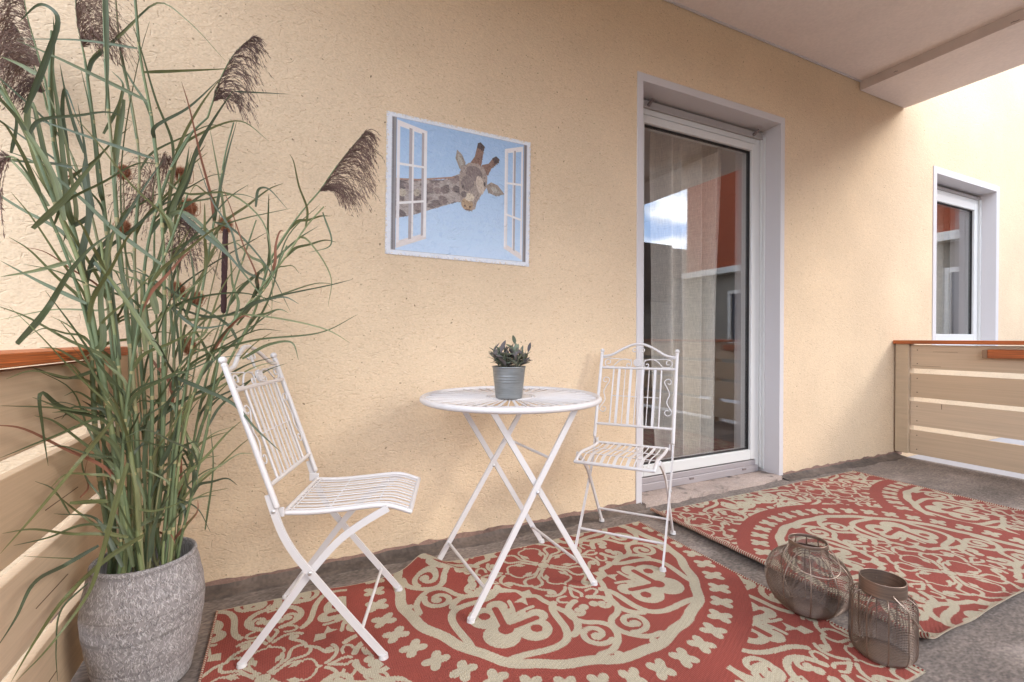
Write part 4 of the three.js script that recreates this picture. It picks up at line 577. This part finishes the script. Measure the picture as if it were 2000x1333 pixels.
const leafTex = (() => { const a = tileNoise(64, 256, [32, 3], 241, 1), b = tileNoise(64, 256, [3, 9], 242, 3); return dtex(64, 256, (i, x, y) => { const tip = Math.max(0, b[i] - 0.72 + (y > 215 ? (y - 215) / 90 : 0)), k = 0.86 + 0.2 * a[i] + (b[i] - 0.5) * 0.25; const rib = Math.abs(x - 32) < 2 ? 1.12 : 1; return [255 * k * rib, 250 * k * rib * (1 - tip * 0.25), 235 * k * rib * (1 - tip * 0.6)]; }, true); })();
const greens = ['#5a6646', '#65704f', '#4f5b40', '#707850', '#535f4b', '#7b8058'].map((c) => phy({ color: hex(c), map: leafTex, roughness: 0.55, transmission: 0.15, thickness: 0, side: THREE.DoubleSide }));
const stalkMats = ['#6f7a50', '#7c8356', '#66734e', '#88865f', '#5f6e4b'].map((c) => std({ color: hex(c), roughness: 0.6 }));
const sheathMat = std({ color: hex('#66724e'), roughness: 0.6, side: THREE.DoubleSide }), nodeMat = std({ color: hex('#a2986c'), roughness: 0.7 });
const brownLeaf = std({ color: hex('#8a5a44'), roughness: 0.8, side: THREE.DoubleSide });
const plumeMats = ['#745b50', '#7d6355', '#695249'].map((c) => std({ color: hex(c), roughness: 0.95, side: THREE.DoubleSide }));
// keep everything on the balcony side of railing and wall
function fit(p) {
  if (p.y < 1.0 && p.x < -0.49) { const d = p.clone().sub(CAM); const k = (-0.49 - CAM.x) / d.x; p = CAM.clone().addScaledVector(d, Math.min(1, k)); }
  if (p.z < 0.03) { const d = p.clone().sub(CAM); p = CAM.clone().addScaledVector(d, (0.03 - CAM.z) / d.z); }
  return p;
}
const pix = (list, d, k = 0) => list.map(([u, v], i) => fit(at(u, v, d + k * i / (list.length - 1))));
const reeds = thing('reed_clump', 'tall green reeds with drooping brown plumes in the stone planter', 'plant', ROOT.toArray());
const loc = (pts) => pts.map((p) => p.clone().sub(ROOT));
function leafGeo(pts, W, twist, fold = 0.25) {
  const c = curve(pts), n = 22, pos = [], idx = [], uv = []; let prev = null;
  for (let i = 0; i <= n; i++) {
    const t = i / n, p = c.getPoint(t), tan = c.getTangent(t), view = p.clone().add(ROOT).sub(CAM).normalize(); let s = tan.clone().cross(view); if (s.lengthSq() < 1e-5) s.set(0, 1, 0); s.normalize(); if (prev && s.dot(prev) < 0) s.negate(); prev = s.clone();
    const a = twist[0] + (twist[1] - twist[0]) * t; s.applyAxisAngle(tan, a); const nrm = tan.clone().cross(s).normalize();
    const w = W * 0.43 * Math.min(1, 0.5 + t * 3.2) * Math.pow(Math.max(0, 1 - t), 0.75) + 0.0003;
    for (const k of [-1, 0, 1]) { const q = p.clone().addScaledVector(s, k * w).addScaledVector(nrm, Math.abs(k) * w * fold); pos.push(q.x, q.y, q.z); uv.push(0.5 + k * 0.46, t); }
  }
  for (let i = 0; i < n; i++) for (let j = 0; j < 2; j++) { const a = i * 3 + j; idx.push(a, a + 1, a + 3, a + 1, a + 4, a + 3); }
  const g = new THREE.BufferGeometry(); g.setAttribute('position', new THREE.Float32BufferAttribute(pos, 3)); g.setAttribute('uv', new THREE.Float32BufferAttribute(uv, 2)); g.setIndex(idx); g.computeVertexNormals(); return g;
}
// plume: axis points in local space, branches hang to the given side
function plumeGeo(axis, side, L, density, seed) {
  const c = curve(axis), R = rng(seed), pos = [], idx = [], n = Math.round(density * 1.5 * c.getLength());
  const ribbon = (a, b, d, w) => { const k = pos.length / 3, ax = V(R() - 0.5, R() - 0.5, R() - 0.5).normalize().multiplyScalar(w); [a.clone().sub(ax), a.clone().add(ax), b.clone().sub(ax), b.clone().add(ax), d].forEach((q) => pos.push(q.x, q.y, q.z)); idx.push(k, k + 1, k + 2, k + 1, k + 3, k + 2, k + 2, k + 3, k + 4); };
  for (let i = 0; i < n; i++) {
    const t = i / n, p = c.getPoint(t), tan = c.getTangent(t), Ls = L * 1.75 * (0.45 + 0.75 * Math.sin(Math.PI * Math.min(1, t * 0.8 + 0.16))) * (1 - 0.45 * t * t) * (0.55 + R() * 0.6);
    const dir = tan.clone().multiplyScalar(0.6 + R() * 0.5).addScaledVector(side, 0.1 + R() * 0.9).add(V((R() - 0.5) * 0.5, (R() - 0.5) * 0.25, (R() - 0.5) * 0.6)).normalize(), hang = side.clone().multiplyScalar(0.45).add(V(0, -0.85, 0)), dr = 0.7 + R() * 0.6;
    let q = p.clone(); const segs = 8, pts = [q.clone()]; for (let s = 0; s < segs; s++) { const f = Math.min(1, s / segs * dr * 1.25), d = dir.clone().multiplyScalar(1 - f).addScaledVector(hang, f).normalize(); q = q.clone().addScaledVector(d, Ls / segs); pts.push(q); }
    for (let s = 0; s + 2 <= segs; s += 2) ribbon(pts[s], pts[s + 1], pts[s + 2], 0.0006);
    for (let k = 0; k < 26; k++) { const s = 1 + Math.floor(R() * (segs - 0.01)), a = pts[s - 1].clone().lerp(pts[s], R()), sd = pts[s].clone().sub(pts[s - 1]).normalize().add(V(R() - 0.5, R() - 0.6, R() - 0.5).multiplyScalar(0.85)).normalize(), ln = 0.006 + R() * 0.01; ribbon(a, a.clone().addScaledVector(sd, ln * 0.5), a.clone().addScaledVector(sd, ln), 0.00055 + R() * 0.0005); }
  }
  const g = new THREE.BufferGeometry(); g.setAttribute('position', new THREE.Float32BufferAttribute(pos, 3)); g.setIndex(idx); g.computeVertexNormals(); return g;
}
let potSpot = 0;
function rootPoint(u) { const a = potSpot++ * 2.4, r = 0.075 * Math.sqrt(((potSpot * 0.618) % 1)); return V(POT.x + Math.cos(a) * r * 0.6 + (u - 283) * 0.00125, 0.245, POT.z + Math.sin(a) * r); }
// stalk: pixel points from the pot upwards (first point is at the rim), distance offset at the top
const stalks = [];
function stalk(list, dTop, r, opt = {}) {
  const b = rootPoint(list[0][0]), d0 = FWD.dot(b.clone().sub(CAM)), n = list.length;
  const w = [b, ...list.map(([u, v], i) => fit(at(u, v, d0 + (dTop) * ((i + 1) / n) ** 1.3)))], pts = loc(w), c = curve(pts);
  const st = part('stalk', taper(pts, (t) => r * 0.98 * (1 - 0.55 * t), 44, 7), stalkMats[stalks.length % 5], reeds);
  const len = c.getLength(), nn = Math.max(3, Math.round(len / 0.17));
  const nodes = [], sh = []; for (let k = 1; k < nn; k++) { const t = (k + (RL() - 0.5) * 0.3) / nn, p = c.getPointAt(Math.min(0.97, t)), q = c.getPointAt(Math.min(1, t + 0.09)), rr = r * 0.98 * (1 - 0.55 * t); nodes.push(taper([p.clone().lerp(q, -0.03), p, p.clone().lerp(q, 0.06)], (x) => rr * 1.18, 2, 7)); if (RL() < 0.75) sh.push(taper([p.clone().lerp(q, 0.05), p.clone().lerp(q, 0.5), q], (x) => rr * (1.22 - x * 0.1), 6, 7)); }
  for (const q of nodes) part('node', q, nodeMat, st); for (const q of sh) part('leaf_sheath', q, sheathMat, st);
  const s = { st, c, r, top: pts[pts.length - 1], d: d0 + dTop }; stalks.push(s);
  if (opt.plume) { const [axis, side, L, dens, seed] = opt.plume; const ap = loc(axis.map(([u, v]) => fit(at(u, v, s.d)))); part('plume', plumeGeo([s.top.clone().lerp(ap[0], 0.9), ...ap], V(...side), L, dens, seed), plumeMats[seed % 3], st); part('plume_axis', taper([s.top, ...ap], (t) => 0.003 * (1 - t * 0.75), 14, 6), stalkMats[0], st); }
  return s;
}
const R3 = RIGHT, SR = [RIGHT.x * 0.9, -0.2, RIGHT.z * 0.9], SL = [-RIGHT.x * 0.9, -0.2, -RIGHT.z * 0.9];
stalk([[308, 1060], [316, 900], [320, 698], [318, 472], [299, 252], [273, 105], [262, -20]], 0.02, 0.0066);
stalk([[245, 1080], [222, 870], [185, 650], [158, 525], [116, 420], [68, 294], [16, 194], [-20, 150]], -0.1, 0.0078);
stalk([[262, 1080], [250, 880], [226, 682], [210, 472], [194, 336], [178, 210], [166, 120]], 0.03, 0.0076, { plume: [[[160, 90], [150, 40], [146, -30], [146, -90]], SR, 0.105, 620, 1] });
stalk([[275, 1085], [268, 880], [252, 656], [231, 472], [220, 315], [207, 157], [202, -20]], 0.08, 0.0068);
stalk([[285, 1080], [296, 850], [294, 682], [280, 551], [302, 420], [340, 315], [372, 262], [405, 230]], 0.1, 0.006, { plume: [[[416, 196], [432, 150], [458, 104], [492, 72]], SR, 0.085, 420, 2] });
stalk([[330, 1070], [365, 930], [420, 760], [493, 619], [530, 504], [577, 430], [604, 396]], 0.12, 0.0052, { plume: [[[625, 372], [650, 335], [680, 296], [712, 258]], SR, 0.095, 640, 3] });
stalk([[335, 1070], [350, 900], [392, 730], [472, 610], [556, 504], [600, 440], [632, 404]], 0.2, 0.0048);
stalk([[225, 1080], [205, 900], [192, 720], [168, 560], [128, 400], [105, 260], [88, 160]], 0.02, 0.006, { plume: [[[80, 130], [66, 80], [50, 20], [44, -40]], SL, 0.11, 560, 4] });
stalk([[240, 1085], [230, 850], [215, 640], [190, 470], [150, 330], [112, 250], [92, 215]], 0.16, 0.0056, { plume: [[[84, 180], [66, 130], [50, 90], [30, 50]], SL, 0.1, 520, 5] });
stalk([[255, 1080], [205, 780], [150, 560], [100, 430], [60, 350], [34, 312]], -0.16, 0.0052, { plume: [[[20, 306], [-4, 316], [-20, 340], [-30, 370]], [0.3, -0.9, 0.3], 0.1, 560, 6] });
stalk([[300, 1085], [312, 850], [306, 640], [300, 520], [302, 430]], 0.1, 0.005, { plume: [[[298, 400], [300, 360], [310, 325], [318, 312]], [-0.4, -0.7, -0.2], 0.1, 520, 7] });
stalk([[318, 1080], [340, 860], [352, 690], [352, 600], [346, 530]], 0.15, 0.0045, { plume: [[[340, 505], [335, 470], [340, 440], [356, 424]], [0.5, -0.8, 0.3], 0.1, 420, 8] });
stalk([[215, 1090], [190, 900], [180, 740], [176, 600], [150, 470], [112, 330], [96, 200], [100, 60]], 0.05, 0.0064);
stalk([[290, 1090], [284, 820], [268, 620], [262, 480], [272, 330], [258, 210], [236, 110], [224, -20]], 0.14, 0.0055);
stalk([[325, 1085], [346, 860], [372, 690], [396, 560], [420, 420], [440, 300], [456, 240]], 0.16, 0.0046);
stalk([[345, 1080], [372, 900], [398, 760], [440, 620], [470, 520], [500, 430]], 0.12, 0.0045);
stalk([[272, 1090], [262, 940], [240, 800], [222, 640], [206, 540], [196, 470]], -0.06, 0.0072);
stalk([[350, 1070], [376, 960], [404, 840], [420, 740], [446, 640], [520, 560], [560, 480]], 0.05, 0.0046);
stalk([[300, 1090], [325, 960], [334, 820], [340, 700], [330, 560], [340, 440], [350, 340]], 0.05, 0.005);
stalk([[235, 1090], [236, 940], [246, 800], [262, 690], [280, 590], [330, 480], [366, 380]], 0.02, 0.005);

// leaves traced over the photograph; each belongs to the stalk nearest its foot
const Z1 = (p) => p.map(([a, b]) => [a * 0.5252, b * 0.5252]), Z2 = (p) => p.map(([a, b]) => [a * 0.52, 640 + b * 0.52]);
let leafCount = 0;
function leaf(list, d, W, twist = [0.2, 0.5], k = 0, mat) {
  const pts = loc(pix(list, D0 + d, k)); let best = stalks[0], bd = 1e9; for (const s of stalks) { for (let t = 0.05; t < 1; t += 0.05) { const q = s.c.getPoint(t).distanceToSquared(pts[0]); if (q < bd) { bd = q; best = s; best.near = s.c.getPoint(t); } } }
  if (bd < 0.012 && bd > 1e-5) { const a = pts[0].clone().sub(best.near).normalize(), b = pts[1].clone().sub(pts[0]).normalize(); if (a.dot(b) > 0.55) pts.unshift(best.near.clone()); }
  part('leaf', leafGeo(pts, W, twist), mat ?? greens[leafCount++ % greens.length], best.st);
}
[[[[510, 180], [300, 150], [60, 145]], 0.02, 0.010], [[[545, 375], [350, 280], [180, 200], [60, 150]], -0.04, 0.013], [[[570, 590], [300, 500], [80, 425]], -0.05, 0.012], [[[535, 268], [700, 262], [860, 255]], 0.03, 0.012],
  [[[570, 480], [700, 400], [820, 290]], 0.02, 0.014], [[[340, 220], [450, 130], [590, 10], [700, 80], [840, 230]], 0.08, 0.009], [[[390, -60], [395, 120], [398, 280], [390, 430]], -0.05, 0.016], [[[460, 370], [440, 550], [420, 750]], 0.0, 0.014],
  [[[90, 420], [170, 220], [212, 60], [150, 16], [70, 80]], -0.12, 0.018], [[[240, 820], [190, 640], [60, 430], [0, 290]], -0.13, 0.019], [[[610, 830], [690, 680], [730, 560], [790, 450], [870, 330]], 0.04, 0.020], [[[620, 800], [660, 560], [740, 400], [820, 290]], 0.07, 0.014],
  [[[600, 985], [420, 850], [280, 720], [120, 600], [20, 560]], -0.08, 0.014], [[[120, 850], [240, 740], [320, 640], [378, 578]], -0.16, 0.019], [[[60, 1280], [180, 1140], [260, 1010], [340, 920], [430, 858]], -0.16, 0.018], [[[270, 972], [120, 1010], [0, 1030]], -0.1, 0.014],
  [[[350, 975], [440, 1080], [560, 1250], [620, 1350]], -0.08, 0.018], [[[400, 1150], [200, 1152], [0, 1190]], -0.05, 0.009], [[[320, 1130], [150, 1050], [0, 970]], -0.1, 0.014], [[[680, 790], [800, 890], [900, 1010], [1010, 1150]], 0.02, 0.015],
  [[[950, 770], [962, 704], [992, 700], [1070, 780]], 0.1, 0.010], [[[690, 720], [850, 720], [980, 830], [1010, 1000], [1010, 1190]], 0.06, 0.009], [[[640, 1140], [800, 1180], [1000, 1110], [1230, 1060], [1310, 1040]], 0.08, 0.010], [[[700, 1190], [900, 1170], [1210, 1225], [1300, 1275]], 0.09, 0.011],
  [[[780, 1310], [950, 1265], [1200, 1235], [1330, 1170]], 0.1, 0.009], [[[900, 1335], [1000, 1282], [1085, 1275], [1110, 1340]], 0.1, 0.012], [[[800, 800], [840, 600], [880, 450]], 0.08, 0.012], [[[840, 850], [820, 700], [780, 480]], 0.1, 0.010],
  [[[900, 1000], [860, 860], [790, 750], [730, 590]], 0.06, 0.010], [[[1140, 890], [1230, 1030], [1220, 1140]], 0.12, 0.009], [[[1200, 790], [1230, 910], [1150, 940]], 0.12, 0.007], [[[620, 940], [850, 830], [1080, 775]], 0.07, 0.008], [[[860, 850], [990, 990], [1080, 1160]], 0.1, 0.010],
  [[[650, 560], [720, 510], [890, 450], [1000, 525]], 0.1, 0.010], [[[870, 340], [970, 345], [1070, 350]], 0.1, 0.006], [[[560, 1130], [640, 960], [720, 830]], 0.05, 0.014], [[[930, 1240], [1000, 1110], [1070, 880], [1190, 760]], 0.12, 0.008], [[[480, 1000], [450, 800], [455, 560], [520, 200], [555, 80]], 0.09, 0.008],
  [[[250, 560], [230, 420], [240, 330], [300, 480]], 0.02, 0.016], [[[130, 560], [100, 440], [115, 380], [190, 640]], -0.06, 0.020], [[[300, 980], [330, 800], [310, 640], [320, 560]], -0.05, 0.024], [[[370, 1100], [400, 950], [430, 830]], -0.04, 0.018], [[[560, 1060], [590, 960], [610, 870]], 0.0, 0.020], [[[200, 480], [190, 320], [200, 140], [196, 60]], 0.02, 0.014],
  [[[40, 570], [60, 460], [50, 400]], -0.1, 0.01], [[[0, 590], [140, 606], [330, 620]], -0.06, 0.009], [[[660, 1080], [760, 1000], [930, 900], [1000, 860]], 0.08, 0.008], [[[760, 1240], [820, 1080], [900, 960]], 0.08, 0.010], [[[690, 1180], [720, 1060], [705, 920]], 0.06, 0.013], [[[880, 1210], [990, 1060], [1060, 930]], 0.1, 0.010], [[[620, 1150], [720, 1110], [900, 1090], [1050, 1130]], 0.04, 0.010]]
  .forEach(([p, d, w], i) => leaf(Z1(p), d, w, [RL() * 0.7 - 0.2, RL() * 1.1 - 0.4]));
[[[[540, 780], [400, 870], [250, 1010], [130, 1180], [40, 1333]], -0.15, 0.016], [[[370, 820], [250, 890], [120, 970], [60, 1090], [-10, 1200]], -0.15, 0.014], [[[430, 340], [300, 500], [150, 680], [0, 850]], -0.15, 0.013], [[[380, 345], [200, 410], [0, 490]], -0.1, 0.011], [[[360, 320], [200, 302], [0, 294]], -0.1, 0.007],
  [[[360, 160], [260, 190], [120, 150]], -0.06, 0.012], [[[260, 660], [420, 655], [570, 690], [720, 640]], -0.05, 0.014], [[[640, 180], [760, 230], [880, 290], [960, 380], [1056, 470]], 0.02, 0.016], [[[480, 790], [400, 770], [300, 700], [200, 620]], -0.1, 0.012], [[[330, 740], [180, 790], [50, 820]], -0.12, 0.009], [[[260, 700], [200, 610], [130, 578]], -0.1, 0.005],
  [[[370, 340], [230, 300], [150, 250], [160, 380], [180, 520]], -0.08, 0.014], [[[480, 510], [440, 640], [380, 860], [330, 1000], [200, 1180], [60, 1330]], -0.18, 0.016], [[[660, 640], [740, 680], [790, 770]], 0.05, 0.006], [[[700, 490], [800, 400], [885, 370]], 0.05, 0.004], [[[770, 760], [800, 520], [790, 380]], 0.06, 0.007], [[[480, 330], [500, 520], [540, 640], [545, 780]], -0.04, 0.018], [[[560, 350], [540, 540], [560, 700]], -0.03, 0.016],
  [[[640, 420], [690, 330], [720, 230]], 0.03, 0.016], [[[600, 520], [650, 420], [680, 300]], 0.02, 0.018], [[[520, 760], [510, 600], [480, 480]], -0.05, 0.016], [[[430, 800], [420, 640], [395, 520]], -0.06, 0.013], [[[500, 900], [470, 780], [420, 690], [330, 640]], -0.07, 0.014], [[[600, 860], [640, 740], [720, 660]], 0.0, 0.012], [[[640, 860], [690, 760], [740, 690]], 0.03, 0.010],
  [[[560, 880], [580, 740], [640, 620]], -0.02, 0.018], [[[330, 480], [400, 500], [440, 560]], -0.05, 0.009], [[[410, 520], [330, 380], [280, 250], [120, 150]], -0.08, 0.008], [[[380, 640], [320, 560], [310, 480], [380, 380]], -0.05, 0.006], [[[330, 960], [230, 1060], [210, 1200], [215, 1330]], -0.16, 0.006], [[[300, 870], [200, 866], [90, 860]], -0.12, 0.003], [[[460, 900], [400, 780], [360, 720], [200, 700]], -0.1, 0.014]]
  .forEach(([p, d, w]) => leaf(Z2(p), d, w, [RL() * 0.8 - 0.2, RL() * 1.2 - 0.4]));
const Z3 = (p) => p.map(([a, b]) => [a * 0.315, b * 0.315]), Z4 = (p) => p.map(([a, b]) => [180 + a * 0.315, 280 + b * 0.315]);
[[[[380, 1320], [250, 1050], [180, 860], [60, 640], [-10, 500]], -0.1, 0.026], [[[330, 1180], [270, 950], [200, 660]], -0.08, 0.018], [[[420, 1300], [390, 1000], [360, 700], [330, 480], [320, 240]], -0.03, 0.020], [[[520, 950], [450, 750], [400, 560], [370, 400]], 0.02, 0.012], [[[690, 1090], [710, 900], [740, 640], [760, 520]], 0.02, 0.016], [[[560, 1330], [545, 1150], [520, 900], [480, 640]], 0.0, 0.018], [[[470, 1330], [440, 1100], [390, 820], [250, 480]], 0.0, 0.015], [[[620, 1200], [600, 1050], [560, 700], [500, 430]], 0.05, 0.013], [[[640, 830], [740, 640], [760, 520], [690, 440]], 0.05, 0.012], [[[570, 380], [660, 300], [830, 130], [952, 20]], 0.08, 0.014], [[[240, 470], [120, 400], [0, 350]], -0.05, 0.016], [[[450, 1040], [300, 1010], [0, 1000]], -0.06, 0.010], [[[300, 1280], [150, 1080], [0, 930]], -0.1, 0.014]].forEach(([p, d, w]) => leaf(Z3(p), d, w, [RL() * 0.5 - 0.15, RL() * 0.8 - 0.3]));
[[[[440, 560], [480, 420], [570, 200], [600, 20]], 0.05, 0.020], [[[480, 480], [510, 370], [590, 200], [640, 40]], 0.03, 0.018], [[[560, 300], [600, 150], [700, 10]], 0.06, 0.012], [[[430, 1320], [230, 1010], [100, 830], [0, 700]], -0.12, 0.016], [[[540, 430], [700, 570], [840, 690], [950, 820]], 0.0, 0.020], [[[330, 1300], [310, 1000], [300, 800]], -0.02, 0.018], [[[260, 1280], [250, 1050], [170, 760], [150, 560]], -0.04, 0.018], [[[60, 1250], [50, 950], [90, 640], [120, 420]], -0.08, 0.022], [[[160, 1330], [130, 980], [110, 700]], -0.06, 0.018], [[[400, 1060], [360, 860], [400, 730]], 0.0, 0.024], [[[470, 1000], [650, 1140], [905, 1110]], 0.05, 0.013], [[[640, 960], [690, 800], [760, 640], [800, 360]], 0.1, 0.010], [[[500, 1330], [520, 1100], [620, 900], [760, 760]], 0.04, 0.010]].forEach(([p, d, w]) => leaf(Z4(p), d, w, [RL() * 0.5 - 0.15, RL() * 0.8 - 0.3]));
leaf(Z2([[650, 800], [700, 740], [740, 690], [742, 645]]), 0.05, 0.012, [0, 0.8], 0, brownLeaf); leaf(Z2([[300, 640], [330, 600], [318, 540], [360, 400]]), -0.04, 0.006, [0, 1.4], 0, brownLeaf);
// further leaves springing from the nodes, seen among the stalks
for (let i = 0; i < 180; i++) {
  const s = stalks[Math.floor(RL() * stalks.length)], t = 0.1 + (i % 3 ? 0.3 * RL() + 0.52 * RL() : RL() * 0.4), p = s.c.getPoint(t), tan = s.c.getTangent(t), a = RL() * 6.283, out = V(Math.cos(a), 0, Math.sin(a)), L = 0.16 + RL() * 0.3, up = 0.5 + RL() * 1.0, sag = 0.02 + RL() * 0.12;
  const dir = tan.clone().multiplyScalar(up).addScaledVector(out, 0.75).normalize(), q = (f, k) => p.clone().addScaledVector(dir, L * f).add(V(0, -sag * k, 0));
  const pts = [p, q(0.12, 0).addScaledVector(tan, 0.02), q(0.45, 0.15), q(0.78, 0.5), q(1, 1)].map((r, k) => k ? fit(r.clone().add(ROOT)).sub(ROOT) : r);
  part('leaf', leafGeo(pts, 0.007 + RL() * 0.008, [RL() * 0.6, RL() * 1.4 - 0.5]), RL() < 0.06 ? brownLeaf : greens[Math.floor(RL() * 6)], s.st);
}
// ---------- dried teasels and a bulrush among the reeds ----------
const teaselMat = std({ color: hex('#9c6a4c'), roughness: 0.95 }), teaselStem = std({ color: hex('#7d7a55'), roughness: 0.85 });
const spikeGeo = (n, rx, ry, len, seed) => { const R = rng(seed), pos = [], idx = []; for (let i = 0; i < n; i++) { const y = 1 - 2 * (i + 0.5) / n, r = Math.sqrt(1 - y * y), a = i * 2.39996, nrm = V(Math.cos(a) * r / rx, y / ry, Math.sin(a) * r / rx).normalize(), p = V(Math.cos(a) * r * rx, y * ry, Math.sin(a) * r * rx), s = V(R() - 0.5, R() - 0.5, R() - 0.5).cross(nrm).normalize().multiplyScalar(0.0009), tip = p.clone().addScaledVector(nrm, len * (0.6 + R() * 0.7)).add(V(0, len * 0.35, 0)); const k = pos.length / 3; [p.clone().sub(s), p.clone().add(s), tip].forEach((q) => pos.push(q.x, q.y, q.z)); idx.push(k, k + 1, k + 2); } const g = new THREE.BufferGeometry(); g.setAttribute('position', new THREE.Float32BufferAttribute(pos, 3)); g.setIndex(idx); g.computeVertexNormals(); return g; };
const spikeMat = std({ color: hex('#ab7656'), roughness: 0.95, side: THREE.DoubleSide });
const spikes = spikeGeo(700, 0.0145, 0.0195, 0.0085, 5), bract = [0, 1, 2, 3, 4, 5].map((k) => { const a = k * 1.05; return tube([V(Math.cos(a) * 0.004, -0.019, Math.sin(a) * 0.004), V(Math.cos(a) * 0.022, -0.02, Math.sin(a) * 0.022), V(Math.cos(a) * 0.03, 0.008 + (k % 3) * 0.008, Math.sin(a) * 0.03)], 0.0008, 8, 4); });
const coreGeo = new THREE.SphereGeometry(1, 18, 14).scale(0.0146, 0.0196, 0.0146);
[[240, 334, 0.16], [356, 340, 0.24], [368, 402, 0.24], [240, 442, 0.12], [440, 436, 0.26], [346, 566, 0.2], [384, 580, 0.22], [368, 674, 0.14]].forEach(([u, v, dd], i) => {
  const root = rootPoint(285 + (u - 300) * 0.2), top = fit(at(u, v + 16, D0 + dd));
  const o = thing('dried_teasel', 'dried brown teasel head on a thin stem among the reeds', 'teasel', root.toArray(), 0, 'dried teasels standing among the reeds');
  const t = top.clone().sub(root), m1 = t.clone().multiplyScalar(0.35).add(V(-t.x * 0.12, 0.02, -t.z * 0.12)), m2 = t.clone().multiplyScalar(0.75).add(V(-t.x * 0.08, 0.015, -t.z * 0.08));
  part('stem', taper([V(0, 0, 0), m1, m2, t], (x) => 0.0028 * (1 - 0.45 * x), 26, 6), teaselStem, o);
  const head = part('seed_head', coreGeo, teaselMat, o); head.position.copy(t).add(V(0, 0.02, 0)); head.scale.setScalar(1.0 + (i % 3) * 0.12); head.rotation.set((i % 3 - 1) * 0.25, i, (i % 2 - 0.5) * 0.5);
  part('spines', spikes, spikeMat, head).userData.kind = 'stuff'; part('bracts', bract, spikeMat, head);
});
{
  const root = rootPoint(300), lo = fit(at(436, 612, D0 + 0.2)), hi = fit(at(440, 448, D0 + 0.22));
  const o = thing('bulrush', 'dark brown bulrush spike standing among the reeds', 'bulrush', root.toArray());
  const a = lo.clone().sub(root), b = hi.clone().sub(root);
  part('stem', taper([V(0, 0, 0), a.clone().multiplyScalar(0.5).add(V(-0.02, 0.02, 0)), a], (x) => 0.003 - 0.0008 * x, 24, 6), teaselStem, o);
  const g = taper([a, a.clone().lerp(b, 0.05), a.clone().lerp(b, 0.5), a.clone().lerp(b, 0.95), b], (t) => 0.0085 * Math.pow(Math.max(0, Math.sin(Math.PI * Math.min(0.999, Math.max(0.001, t)))), 0.22), 60, 12), p = g.attributes.position; const R = rng(9); for (let i = 0; i < p.count; i++) p.setXYZ(i, p.getX(i) + (R() - 0.5) * 0.0022, p.getY(i) + (R() - 0.5) * 0.0022, p.getZ(i) + (R() - 0.5) * 0.0022); g.computeVertexNormals();
  part('spike', g, std({ color: hex('#4d3534'), roughness: 1 }), o);
}
renderer.render(scene, camera);
